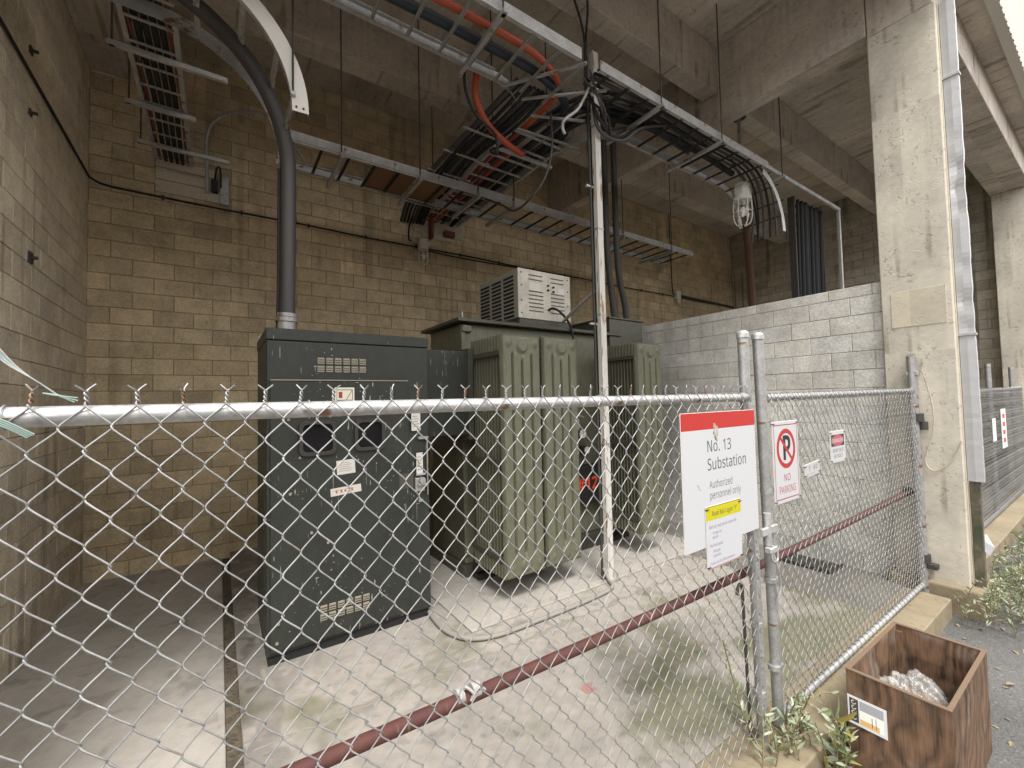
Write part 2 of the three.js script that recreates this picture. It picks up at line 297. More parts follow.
// ---------------------------------------------------------------- columns and downspout
{
  const c = thing('concrete_column', 'tall weathered concrete column beside the gate, with a crumpled metal downspout on it', 'column');
  obj('shaft', B(5.8, 6.12, .05, 5.943, -.23, .31, .012), M.column, c);
  obj('patch', B(5.796, 5.81, 2.76, 3.13, -.15, .262, .002), M.patch, c);
  obj('edge_strip', B(5.83, 5.90, .25, 5.93, .308, .318), M.patch, c);
  obj('footing', B(5.72, 6.3, -.1, .255, -.28, .40, .03), M.kerb, c);
  const d = thing('concrete_column', 'second concrete column further along the street past the downspout', 'column');
  obj('shaft', B(12.6, 13.0, .05, 5.943, -.21, .30, .012), M.column, d);
  obj('footing', B(12.5, 13.04, -.1, .25, -.26, .38, .03), M.kerb, d);
}
{
  const t = thing('downspout', 'crumpled pale metal downspout strapped to the front of the concrete column', 'downspout');
  const pts = [], n = 110, P = [], rr = rngOf(91), y0 = 1.24, y1 = 5.93, dents = [[4.55, .3], [4.25, .9], [4.05, 1], [3.86, .7], [3.3, .5], [2.95, .8], [2.7, .5], [5.2, .2]];
  const ring = [];
  for (let i = 0; i <= n; i++) {
    const y = y0 + (y1 - y0) * i / n; let dn = 0, tw = 0; for (const [dy, a] of dents) { const e = Math.exp(-(((y - dy) / .085) ** 2)); dn += a * e; tw += a * e * Math.sin(dy * 40); }
    const x0 = 5.86 + .008 * dn + .002 * (rr() - .5), x1 = 5.915, z0 = .322, z1 = .430 - .009 * dn + .003 * (rr() - .5), mz = (z0 + z1) / 2 + .02 * tw;
    ring.push([V(x0 + .006, y, z0), V(x0 + .02 * dn, y, mz), V(x0 + .005, y, z1), V(x1, y, z1), V(x1, y, z0)]);
  }
  const tri = (a, b, c) => P.push(...a.toArray(), ...b.toArray(), ...c.toArray());
  for (let i = 0; i < n; i++) for (let k = 0; k < 5; k++) { const a = ring[i][k], b = ring[i][(k + 1) % 5], c = ring[i + 1][(k + 1) % 5], e = ring[i + 1][k]; tri(a, b, c); tri(a, c, e); }
  const g = new THREE.BufferGeometry(); g.setAttribute('position', new THREE.Float32BufferAttribute(P, 3)); g.computeVertexNormals(); obj('pipe', uvBox(g), M.spout, t); void pts;
  for (const y of [5.15, 2.62]) obj('joint_band', B(5.853, 5.922, y, y + .02, .319, .437), M.galvDull, t);
  obj('old_liner', B(5.875, 5.925, .02, 1.26, .325, .40, .01), M.mossy, t);
  obj('torn_flap', (() => { const g2 = new THREE.BufferGeometry(); const p = [5.9, .74, .33, 5.88, .66, .36, 5.9, .56, .43, 5.92, .64, .46, 5.95, .74, .41]; g2.setAttribute('position', new THREE.Float32BufferAttribute(p, 3)); g2.setIndex([0, 1, 2, 0, 2, 3, 0, 3, 4]); const q = g2.toNonIndexed(); q.computeVertexNormals(); const q2 = q.clone(); q2.translate(.004, 0, -.003); const ix = []; for (let i = 0; i < q2.attributes.position.count; i += 3) ix.push(i, i + 2, i + 1); q2.setIndex(ix); const q3 = q2.toNonIndexed(); q3.computeVertexNormals(); return merge([uvBox(q), uvBox(q3)]); })(), M.spout, t);
}

// ---------------------------------------------------------------- chain-link fences
class WireCurve extends THREE.Curve {
  constructor(A, hp, n, seed) { super(); this.A = A; this.hp = hp; this.n = n; const r = rngOf(seed); this.j = Array.from({ length: n + 2 }, () => [(r() - .5) * .0052, (r() - .5) * .004]); }
  getPoint(t, o = V()) {
    const s = t * this.n, k = Math.min(this.n, Math.floor(s)), f = s - k, ph = Math.PI * (s + .5), j0 = this.j[k], j1 = this.j[k + 1];
    const x = this.A * Math.asin(.94 * Math.sin(ph)) / Math.asin(.94), z = .0042 * Math.tanh(2.2 * Math.cos(ph));
    return o.set(x + j0[0] * (1 - f) + j1[0] * f, -s * this.hp, z + j0[1] * (1 - f) + j1[1] * f);
  }
}
const WS = .979, NODE = .083 * WS, A0 = NODE / 4 + .0012;
function wireGeo(n, hp, seed, per = 7, rad = 5, r = .0022) {
  const c = new WireCurve(A0, hp, n, seed), g = new THREE.TubeGeometry({ __proto__: c, getPointAt: (t, o) => c.getPoint(t, o), getTangentAt: (t, o) => c.getTangent(t, o) }, n * per, r, rad).toNonIndexed();
  const uv = g.attributes.uv; for (let i = 0; i < uv.count; i++) uv.setXY(i, uv.getX(i) * n * hp * 1.5 + seed * .37, uv.getY(i) * .02 + seed * .113); return g;
}
function barbGeo() {
  const L = [];
  for (const s of [0, Math.PI]) {
    const p = []; for (let i = 0; i <= 10; i++) { const a = s + i * .75; p.push(V(Math.cos(a) * .0027, i * .0026, Math.sin(a) * .0027)); }
    const sg = s ? -1 : 1; p.push(V(sg * .006, .031, 0), V(sg * .017, .040, .002)); L.push(tube(p, .0021, 26, 5));
  }
  return merge(L);
}
const barbG = barbGeo();
function twisted(parent, x, y, z, rot, mat = M.wire) { const m = obj('barb', barbG, mat, parent); m.position.set(x, y, z); m.rotation.set((rot - .5) * .3, rot * 2.4 - 1.2, (rot - .5) * .4); return m; }
{
  const f = thing('chain_link_fence', 'galvanised chain-link fence in front of the transformer with twisted barbs along its rail', 'fence');
  const n = 38, hp = .0495, geos = [1, 2, 3, 4].map((s) => wireGeo(n, hp, s)), r = rngOf(3), yt = 2.113, z = .0275;
  obj('top_rail', cyl(V(-2.45, 2.088, 0), V(2.50, 2.088, 0), .0215, 20), M.galv, f);
  const x0 = .014 * WS - 30 * NODE;
  for (let i = 0; ; i++) {
    const x = x0 + (i - .5) * NODE / 2; if (x > 2.49) break;
    const m = obj('wire', geos[(r() * 4) | 0], r() < .3 ? M.wireRust : M.wire, f); m.position.set(x, yt, z); if (i % 2) { m.rotation.y = Math.PI; }
    if (!(i % 2) && x > -.7) twisted(f, x + A0, yt, z - .004, r(), r() < .2 ? M.wireRust : M.wire);
  }
  obj('fence_post', cyl(V(-2.46, .05, -.004), V(-2.46, 2.2, -.004), .029, 16), M.galvDull, f);
  const ties = []; for (let k = 0; k < 7; k++) { const x = -.9 + k * .55; const g = new THREE.TorusGeometry(.0245, .0018, 5, 20); g.rotateY(Math.PI / 2); g.translate(x, 2.088, .003); ties.push(g.toNonIndexed()); }
  for (const g of ties) obj('tie_wire', g, M.galvDull, f);
  const post = obj('fence_post', cyl(V(2.53, .05, -.004), V(2.49, 2.455, -.004), .029, 20), M.galvDull, f);
  const cap = new THREE.SphereGeometry(.034, 16, 8, 0, 6.3, 0, 1.6); cap.scale(1, .7, 1); cap.translate(2.49, 2.452, -.004); obj('post_cap', [cap, cyl(V(2.49, 2.43, -.004), V(2.49, 2.457, -.004), .034, 16)], M.galv, post);
  for (const y of [.42, .8, 1.18, 1.56, 1.94]) obj('tension_band', [cyl(V(2.505, y, -.004), V(2.505, y + .025, -.004), .033, 16), B(2.45, 2.48, y, y + .025, .015, .03)], M.galvDull, f);
  obj('rail_end_cup', [cyl(V(2.42, 2.088, 0), V(2.485, 2.088, 0), .027, 16)], M.galvDull, f);
  obj('stretcher_bar', B(2.452, 2.458, .25, 2.06, .02, .036), M.galvDull, f);
}
{
  const g = thing('chain_link_gate', 'chain-link gate with signs between the double posts and the concrete column', 'gate');
  const n = 37, hp = .0495, geos = [11, 12, 13].map((s) => wireGeo(n, hp, s, 6, 5)), r = rngOf(8), z = .0265, X0 = 2.72, X1 = 5.66;
  const yt = (x) => 2.092 + (x - 2.7) * .0085;
  obj('top_rail', cyl(V(X0, yt(X0) - .01, 0), V(X1, yt(X1) - .01, 0), .021, 18), M.galv, g);
  obj('bottom_rail', cyl(V(X0, .212, 0), V(X1, .216, 0), .021, 18), M.galv, g);
  const st = obj('stile', cyl(V(2.705, .175, 0), V(2.655, 2.455, 0), .029, 20), M.galvDull, g);
  const cap = new THREE.SphereGeometry(.034, 16, 8, 0, 6.3, 0, 1.6); cap.scale(1, .7, 1); cap.translate(2.655, 2.452, 0); obj('post_cap', [cap, cyl(V(2.655, 2.43, 0), V(2.655, 2.457, 0), .034, 16)], M.galv, st);
  obj('stile', cyl(V(5.67, .19, 0), V(5.655, 2.14, 0), .024, 18), M.galvDull, g);
  let i = 0; for (let x = X0 + .03; x < X1 - .02; x += NODE / 2, i++) { const m = obj('wire', geos[(r() * 3) | 0], r() < .06 ? M.wireRust : M.wire, g); m.position.set(x, yt(x) + .008, z); if (i % 2) m.rotation.y = Math.PI; }
  const loops = []; for (let x = X0 + .04; x < X1; x += NODE) for (const y of [yt(x) - .01, .213]) { const t = new THREE.TorusGeometry(.026, .0024, 5, 16); t.rotateY(Math.PI / 2 - .5); t.translate(x, y, .003); loops.push(t); }
  obj('tie_wraps', loops, M.wire, g).userData.kind = 'stuff';
  for (const y of [.5, 1.0, 1.52, 1.9]) obj('tension_band', [cyl(V(2.68, y, 0), V(2.68, y + .025, 0), .0335, 16), B(2.70, 2.735, y, y + .025, .012, .03)], M.galvDull, g);
  obj('drop_rod', [tube([V(2.40, .98, -.05), V(2.42, 1.03, -.05), V(2.455, 1.02, -.05), V(2.46, .95, -.05), V(2.475, .5, -.05), V(2.485, .17, -.05)], .009, 40, 8)], M.steelDark, g);
  obj('latch', [B(2.52, 2.70, 1.3, 1.345, .03, .05, .006), cyl(V(2.60, 1.24, .035), V(2.60, 1.42, .035), .02, 14), B(2.56, 2.64, 1.20, 1.235, .03, .07, .008), tube([V(2.58, 1.24, .06), V(2.585, 1.16, .065), V(2.64, 1.16, .065), V(2.64, 1.24, .06)], .006, 24, 6)], M.galv, g);
  obj('hook', tube([V(2.6, 1.2, .06), V(2.63, 1.1, .07), V(2.67, 1.0, .06), V(2.66, .93, .05)], .008, 20, 6), M.galv, g);
}
{
  const p = thing('hinge_post', 'grey steel hinge post with a broken bracket against the concrete column', 'post');
  obj('post', cyl(V(5.735, .1, .0), V(5.72, 2.45, .0), .038, 20), M.galvDull, p);
  obj('bracket', [B(5.70, 5.75, 2.44, 2.475, -.03, .03), strap([V(5.75, 2.43, .02), V(5.75, 2.42, .075), V(5.75, 2.3, .06), V(5.75, 2.28, .03)], V(1, 0, 0), .03, .006), B(5.69, 5.78, 2.26, 2.30, -.045, .05, .006)], M.galvDull, p);
  obj('hinge', [cyl(V(5.73, 1.80, .02), V(5.73, 1.88, .02), .05, 16), cyl(V(5.74, 1.72, .06), V(5.74, 1.8, .06), .035, 14)], M.steelDark, p);
  obj('hinge', [cyl(V(5.735, .42, .01), V(5.735, .5, .01), .05, 16), B(5.70, 5.78, .37, .42, .03, .11, .01)], M.steelDark, p);
  const lw = tag(obj('loose_wire', tube([V(5.76, 2.36, .05), V(5.76, 2.2, .09), V(5.76, 1.95, .13), V(5.77, 1.7, .12), V(5.785, 1.42, .05), V(5.785, 1.32, .1), V(5.785, 1.38, .2), V(5.785, 1.52, .28), V(5.785, 1.62, .31)], .0055, 60, 6), M.patch), 'thin pale wire looping from the hinge post across the concrete column', 'wire'); void lw;
}
{
  const f = thing('chain_link_fence', 'chain-link fence between the downspout and the second concrete column', 'fence');
  const n = 38, hp = .05, gs = [21, 22].map((s) => wireGeo(n, hp, s, 3, 4, .0026)), L = [];
  let i = 0; for (let x = 6.2; x < 12.58; x += NODE / 2, i++) { const q = gs[i % 2].clone(); if (i % 2) q.rotateY(Math.PI); q.translate(x, 2.13, .026); L.push(q); }
  obj('chain_link_mesh', L, M.wire, f).userData.kind = 'stuff';
  obj('top_rail', cyl(V(6.15, 2.05, 0), V(12.6, 2.13, 0), .021, 12), M.galv, f); obj('bottom_rail', cyl(V(6.15, .24, 0), V(12.6, .27, 0), .021, 12), M.galv, f);
  for (const x of [9.75, 11.9]) obj('fence_post', cyl(V(x, .1, -.02), V(x, 2.5, -.02), .035, 14), M.galvDull, f);
}
{
  const b = thing('barrier_pipe', 'dark red painted pipe running level behind the fence mesh at waist height', 'pipe');
  const pts = []; for (let i = 0; i <= 12; i++) { const x = -1.9 + i * 7.69 / 12; pts.push(V(x, 1.045 + .012 * ((x - 2.7) / 1.4) ** 2 * (x < 2.7 ? .9 : .6), -.1)); }
  obj('pipe', tube(pts, .0235, 60, 16), M.bar, b);
  obj('tape_knot', [tube([V(.68, 1.09, -.072), V(.70, 1.115, -.09), V(.73, 1.09, -.07), V(.72, 1.065, -.08), V(.75, 1.1, -.075), V(.78, 1.08, -.08)], .0055, 40, 5), cyl(V(.675, 1.083, -.1), V(.70, 1.083, -.1), .0255, 10), cyl(V(.735, 1.081, -.1), V(.765, 1.081, -.1), .026, 10)], std({ color: lin(.42, .41, .39), roughness: .8 }), b);
  obj('wall_flange', cyl(V(5.776, 1.083, -.1), V(5.797, 1.083, -.1), .05, 18), M.bar, b);
}

// ---------------------------------------------------------------- signs
const fz = (x, y, z) => [x * (1.27 - z) / 1.27, 2.1 + (y - 2.1) * (1.27 - z) / 1.27];
function sign(name, label, x0, x1, y0, y1, z, tex, bolts = true, thick = .003, tilt = 0) {
  const [a, c] = fz(x0, y0, z), [b, d] = fz(x1, y1, z), w = b - a, h = d - c, s = thing(name, label, 'sign');
  s.position.set((a + b) / 2, (c + d) / 2, z); s.rotation.z = tilt;
  obj('plate', B(-w / 2, w / 2, -h / 2, h / 2, -thick, 0, .001), M.white, s);
  const m = obj('print', new THREE.PlaneGeometry(w - .004, h - .004), std({ map: tex, color: lin(.53, .53, .54), roughness: .7 }), s); m.position.z = .0012;
  if (bolts) for (const [i, j] of [[-1, -1], [1, -1], [-1, 1], [1, 1]]) { const q = obj('zip_tie', B(-.012, .012, -.002, .002, -.004, .004), M.black, s); q.position.set(i * (w / 2 - .012), j * (h / 2 - .014), .0015); }
  return s;
}
sign('substation_sign', 'large white sign with red top band reading No. 13 Substation on the fence', 1.86, 2.575, 1.33, 2.016, .036, canvasTex(1024, 980, (g, w, h) => {
  g.fillStyle = '#f4f4f5'; g.fillRect(0, 0, w, h); g.fillStyle = '#e2382f'; g.fillRect(0, 0, w, h * .128);
  g.fillStyle = '#55585c'; g.textBaseline = 'alphabetic'; g.font = '118px sans-serif'; g.fillText('No. 13', w * .30, h * .30); g.save(); g.translate(w * .30, h * .437); g.scale(1, 1); g.fillText('Substation', 0, 0); g.restore();
  g.fillStyle = '#73767a'; g.font = '76px sans-serif'; g.save(); g.translate(w * .32, h * .575); g.scale(.86, 1); g.fillText('Authorized', 0, 0); g.fillText('personnel only', 0, 80); g.restore();
  const r = rngOf(4); for (let i = 0; i < 24; i++) { const a = r() * 6.3, q = r() * 30; g.fillStyle = ['#c9bd92', '#efece2', '#8d8560', '#d8d3c6'][i % 4]; g.beginPath(); g.ellipse(w * .425 + Math.cos(a) * q * .9, h * .15 + Math.sin(a) * q * 2.2, 7 + r() * 10, 9 + r() * 14, r() * 3, 0, 7); g.fill(); }
  g.fillStyle = '#8a8a88'; for (let i = 0; i < 6; i++) g.fillRect(w * (.17 + .01 * r() * 3), h * (.53 + i * .008), 5 + r() * 8, 5);
}), false);
sign('notice_card', 'white notice card with yellow heading hung over the lower edge of the substation sign', 2.045, 2.385, 1.212, 1.532, .041, canvasTex(512, 512, (g, w, h) => {
  g.fillStyle = '#f3f3f6'; g.fillRect(0, 0, w, h); g.fillStyle = '#f0e616'; g.fillRect(0, 0, w, h * .225); g.fillStyle = '#d9a7a4'; g.fillRect(0, h - 12, w, 12); g.fillStyle = '#b8632c'; g.fillRect(0, 0, w, 6);
  g.fillStyle = '#4c4a2c'; g.font = '54px sans-serif'; g.save(); g.translate(w * .16, h * .165); g.scale(.8, 1); g.fillText('Road Rail Logan "Y"', 0, 0); g.restore();
  g.fillStyle = '#6c6f78'; g.font = '36px sans-serif'; g.save(); g.translate(w * .07, h * .36); g.scale(.72, 1); g.fillText('Both city roads service routes with', 0, 0); g.fillText('The Post Layout', 0, 152); g.font = '30px sans-serif'; g.fillText('10 single cars', 60, 50); g.fillText('Mine lift', 60, 88); g.fillText('Office gate', 60, 200); g.fillText('Supervisors', 60, 238); g.fillText('If issues, call: (412) 000 maintenance', 0, 296); g.restore();
}), true, .002);
sign('no_parking_sign', 'white no parking sign with crossed-out letter P hung on the gate', 2.783, 3.125, 1.427, 1.932, .036, canvasTex(512, 768, (g, w, h) => {
  g.fillStyle = '#f2f0f0'; g.fillRect(0, 0, w, h); g.strokeStyle = '#b0474a'; g.lineWidth = 9; g.strokeRect(22, 34, w - 44, h - 68);
  g.fillStyle = '#26262a'; g.font = 'bold 330px sans-serif'; g.textAlign = 'center'; g.fillText('P', w / 2 + 8, 372); g.strokeStyle = '#d63a35'; g.lineWidth = 44; g.beginPath(); g.arc(w / 2, 262, 168, 0, 7); g.stroke(); g.lineWidth = 34; g.beginPath(); g.moveTo(w / 2 - 116, 146); g.lineTo(w / 2 + 116, 378); g.stroke();
  g.fillStyle = '#bf3d42'; g.font = '96px sans-serif'; g.fillText('NO', w / 2, 572); g.save(); g.translate(w / 2, 684); g.scale(.88, 1); g.fillText('PARKING', 0, 0); g.restore();
}), true);
sign('danger_sign', 'small faded danger sign with black and red heading on the gate', 3.64, 3.915, 1.592, 1.823, .034, canvasTex(512, 512, (g, w, h) => {
  g.fillStyle = '#efefed'; g.fillRect(0, 0, w, h); g.fillStyle = '#3a3234'; g.fillRect(26, 60, w - 60, 190); g.fillStyle = '#d8717a'; g.beginPath(); g.ellipse(w / 2 - 4, 155, 208, 92, 0, 0, 7); g.fill();
  g.fillStyle = '#f1dcdc'; g.font = 'bold 92px sans-serif'; g.textAlign = 'center'; g.fillText('DANGER', w / 2 - 4, 188); g.fillStyle = '#8f9092'; g.font = 'bold 84px sans-serif'; g.fillText('KEEP OUT', w / 2 - 4, 350); g.fillText('HI VOLT', w / 2 - 4, 440);
}), true);
sign('paper_tag', 'small tilted white tag wired to the gate between the no parking and danger signs', 3.20, 3.44, 1.545, 1.635, .036, canvasTex(512, 256, (g, w, h) => {
  g.fillStyle = '#e9e7e4'; g.fillRect(0, 0, w, h); g.fillStyle = '#8c8a8c'; g.font = 'bold 130px monospace'; g.fillText('T 60', 130, 150); g.font = '40px sans-serif'; g.fillText('do not operate', 70, 220);
}), true, .002, .07);
{
  const mk = (n, l, x, y, w, h, txt) => { const s = thing(n, l, 'sign'); s.position.set(x, y, .036); obj('plate', B(-w / 2, w / 2, -h / 2, h / 2, -.003, 0), M.white, s); const m = obj('print', new THREE.PlaneGeometry(w - .01, h - .01), std({ map: canvasTex(128, 256, (g, W, H) => { g.fillStyle = '#eee'; g.fillRect(0, 0, W, H); g.fillStyle = '#c2453f'; if (txt) for (let i = 0; i < 4; i++) g.fillRect(30, 30 + i * 54, 70, 30); else { g.fillStyle = '#99a'; for (let i = 0; i < 8; i++) g.fillRect(20, 20 + i * 28, 88, 8); } }), roughness: .5 }), s); m.position.z = .0013; };
  mk('fence_sign', 'tall white sign with red marks on the fence past the downspout', 10.35, 1.48, .42, .62, 1);
  mk('fence_sign', 'small plain grey and white notice beside the tall red marked sign', 9.55, 1.5, .26, .34, 0);
}

// ---------------------------------------------------------------- switchgear cabinet
{
  const c = thing('switchgear_cabinet', 'dark green steel switchgear cabinet with two small windows standing on the slab', 'cabinet');
  const x0 = .295, x1 = 1.6, zf = -2.45, zb = -3.35;
  obj('body', B(x0, x1, .235, 2.604, zb, zf, .008), M.cabinet, c);
  obj('plinth', B(x0 + .01, x1 - .02, .16, .24, zb + .02, zf - .02), M.black, c);
  obj('cap', B(x0 - .006, x1 + .006, 2.607, 2.697, zb - .01, zf + .012, .008), M.cabinet, c);
  const door = obj('door', B(.318, 1.40, .262, 2.29, zf + .003, zf + .018, .005), M.cabinet, c);
  obj('drip_edge', B(.318, 1.40, 2.292, 2.30, zf, zf + .026), M.vent, door);
  const vents = (xa, y, s) => { for (let j = 0; j < 2; j++) for (let i = 0; i < 6; i++) { const v = obj('vent', B(0, .052, 0, .052, 0, .009, .003), M.vent, s); v.position.set(xa + i * .066, y + j * .066, s === door ? zf + .016 : zf - .001); const w = obj('vent_slot', [B(.004, .048, .012, .018, .006, .0105), B(.004, .048, .03, .036, .006, .0105)], M.steelDark, v); void w; } };
  vents(.652, 2.362, c); vents(.66, .40, door);
  for (const [x, y, w, h, m] of [[.649, 1.835, .225, .225], [1.057, 1.838, .205, .215]]) {
    const rr = (W, H, R) => { const s = new THREE.Shape(); s.moveTo(-W / 2 + R, -H / 2); s.lineTo(W / 2 - R, -H / 2); s.quadraticCurveTo(W / 2, -H / 2, W / 2, -H / 2 + R); s.lineTo(W / 2, H / 2 - R); s.quadraticCurveTo(W / 2, H / 2, W / 2 - R, H / 2); s.lineTo(-W / 2 + R, H / 2); s.quadraticCurveTo(-W / 2, H / 2, -W / 2, H / 2 - R); s.lineTo(-W / 2, -H / 2 + R); s.quadraticCurveTo(-W / 2, -H / 2, -W / 2 + R, -H / 2); return s; };
    const s = rr(w + .045, h + .045, .055), hole = rr(w, h, .045); s.holes.push(hole);
    const fr = new THREE.ExtrudeGeometry(s, { depth: .018, bevelEnabled: true, bevelSize: .004, bevelThickness: .004, bevelSegments: 2, curveSegments: 6 }); fr.translate(x, y, zf + .02);
    const win = obj('window', uvBox(fr), M.steelDark, c); void m;
    const gl = new THREE.ShapeGeometry(rr(w + .004, h + .004, .047)); gl.translate(x, y, zf + .022); obj('pane', gl, M.glass, win);
  }
  const note = (x, y, w, h, rot, draw) => { const n = obj('paper_label', B(-w / 2, w / 2, -h / 2, h / 2, 0, .002), M.paper, c); n.position.set(x, y, zf + .019); n.rotation.z = rot; if (draw) { const p = obj('print', new THREE.PlaneGeometry(w * .96, h * .94), std({ map: canvasTex(256, 160, draw), roughness: .7 }), n); p.position.z = .003; } };
  const lines = (g, w, h) => { g.fillStyle = '#d9d5cd'; g.fillRect(0, 0, w, h); g.fillStyle = '#9a9690'; for (let i = 0; i < 5; i++) g.fillRect(24, 24 + i * 24, 150 + (i * 37) % 60, 7); };
  note(.862, 1.585, .145, .115, .05, lines); note(.862, 1.395, .24, .062, .07, (g, w, h) => { g.fillStyle = '#d8d0c4'; g.fillRect(0, 0, w, h); g.fillStyle = '#a8594f'; g.font = 'bold 90px sans-serif'; g.fillText('TICI', 20, 110); });
  note(.856, 2.175, .155, .125, 0, (g, w, h) => { g.fillStyle = '#ece6d2'; g.fillRect(0, 0, w, h); g.strokeStyle = '#3c3a33'; g.lineWidth = 7; g.strokeRect(22, 22, w - 44, h - 44); g.beginPath(); g.moveTo(150, 130); g.lineTo(228, 30); g.stroke(); g.fillStyle = '#a5453d'; g.fillRect(46, 44, 50, 70); });
  note(1.47, 1.925, .085, .16, 0, lines); note(1.50, 1.545, .062, .2, 0, lines);
  obj('handle', [B(1.455, 1.545, 1.30, 1.42, zf, zf + .03, .006), B(1.47, 1.56, 1.355, 1.375, zf + .03, zf + .06, .004), cyl(V(1.51, 1.40, zf + .02), V(1.51, 1.40, zf + .07), .028, 14), B(1.49, 1.53, 1.20, 1.225, zf, zf + .02, .004), B(1.47, 1.56, 1.44, 1.46, zf, zf + .025, .004)], M.galv, c);
  obj('door_rod', [cyl(V(1.575, 1.26, zf + .02), V(1.575, 1.78, zf + .02), .007, 8), B(1.49, 1.585, 1.765, 1.79, zf, zf + .03, .003)], M.galvDull, c);
  obj('name_plate', B(1.31, 1.44, 1.34, 1.47, zf + .017, zf + .021), M.oliveDark, c);
  for (const [x, y] of [[.44, 1.99], [.45, 1.42], [.46, .60], [.37, .47], [.36, .33], [.72, 1.0], [.60, 1.1]]) obj('bolt', cyl(V(x, y, zf + .016), V(x, y, zf + .03), .011, 8), M.vent, c);
  obj('side_panel', B(x0 - .004, x0 + .002, .3, 2.5, zb + .08, zf - .06), M.cabinet, c);
  obj('lifting_ring', new THREE.TorusGeometry(.03, .009, 8, 16).translate(x0 + .03, 2.715, zb + .1), M.galvDull, c);
}
{
  const t = thing('bus_throat', 'dark green steel throat box joining the cabinet to the transformer tank', 'duct');
  obj('casing', B(1.603, 2.24, 1.75, 2.63, -3.55, -2.72, .01), M.cabinet, t);
  obj('flange', B(2.16, 2.22, 1.70, 2.66, -3.58, -2.69, .006), M.oliveDark, t);
}
{
  const p = thing('riser_conduit', 'thick dark plastic conduit rising from the cabinet top and bending into the curved tray', 'conduit');
  const pts = [V(.47, 2.71, -2.76), V(.475, 3.3, -2.76), V(.48, 4.1, -2.76)]; for (let i = 1; i <= 9; i++) { const a = i / 9 * 1.45; pts.push(V(.48 - 1.15 * (1 - Math.cos(a)), 4.1 + 1.28 * Math.sin(a), -2.76)); } pts.push(V(-1.28, 5.5, -2.76));
  obj('pipe', tube(pts, .062, 90, 18), M.conduit, p);
  obj('collar', [cyl(V(.468, 2.697, -2.76), V(.468, 2.80, -2.76), .075, 20), cyl(V(.468, 2.80, -2.76), V(.468, 2.835, -2.76), .088, 12), cyl(V(.468, 2.84, -2.76), V(.468, 2.87, -2.76), .084, 12)], M.galvDull, p);
  obj('side_wire', tube([V(.395, 2.70, -2.75), V(.40, 3.1, -2.72), V(.405, 3.6, -2.73), V(.41, 4.1, -2.74)], .01, 30, 6), M.black, p);
}

// ---------------------------------------------------------------- transformer
function radPanel(w, h) {
  const xs = [], ys = []; const nx = 64; for (let i = 0; i <= nx; i++) xs.push(-w / 2 + w * i / nx);
  for (let i = 0; i <= 22; i++) ys.push(i / 22 * .36); for (let i = 1; i < 5; i++) ys.push(.36 + (h - .76) * i / 5); for (let i = 0; i <= 24; i++) ys.push(h - .40 + .40 * i / 24);
  const disc = (x, y, cx, cy, r, k) => k * sm(r + .006, r - .006, Math.hypot(x - cx, y - cy));
  const hz = (x, y) => {
    const e = Math.min(w / 2 - Math.abs(x), y, h - y); let z = .044 * Math.sqrt(Math.max(0, Math.min(1, e / .02)) * (2 - Math.max(0, Math.min(1, e / .02))));
    for (let k = -1; k <= 1; k++) { const gx = k * w * .25, top = h - .24 + (k ? .04 : -.02), bot = .22; const m = sm(.015, .007, Math.abs(x - gx)) * sm(bot - .02, bot + .02, y) * sm(top + .02, top - .02, y); z -= .038 * m; }
    z += disc(x, y, 0, h - .115, .062, .024) + disc(x, y, -w * .35, h - .09, .03, .014) + disc(x, y, w * .35, h - .09, .03, .014) + disc(x, y, 0, .115, .055, .014) + disc(x, y, -w * .34, .10, .026, .008) + disc(x, y, w * .34, .10, .026, .008); return z;
  };
  const P = [], I = []; ys.forEach((y) => xs.forEach((x) => P.push(x, y, hz(x, y))));
  const W = xs.length; for (let j = 0; j < ys.length - 1; j++) for (let i = 0; i < nx; i++) { const a = j * W + i; I.push(a, a + 1, a + W + 1, a, a + W + 1, a + W); }
  const g = new THREE.BufferGeometry(); g.setAttribute('position', new THREE.Float32BufferAttribute(P, 3)); g.setIndex(I); g.computeVertexNormals();
  const n = g.attributes.normal.clone(); const q = g.toNonIndexed(); const nn = q.attributes.normal.clone(); void n; const r = uvBox(q); r.setAttribute('normal', nn);
  return merge([r, B(-w / 2, w / 2, 0, h, -.022, .0005, .006)]);
}
const tr = thing('transformer', 'large olive grey oil transformer with finned radiators on the concrete slab', 'transformer');
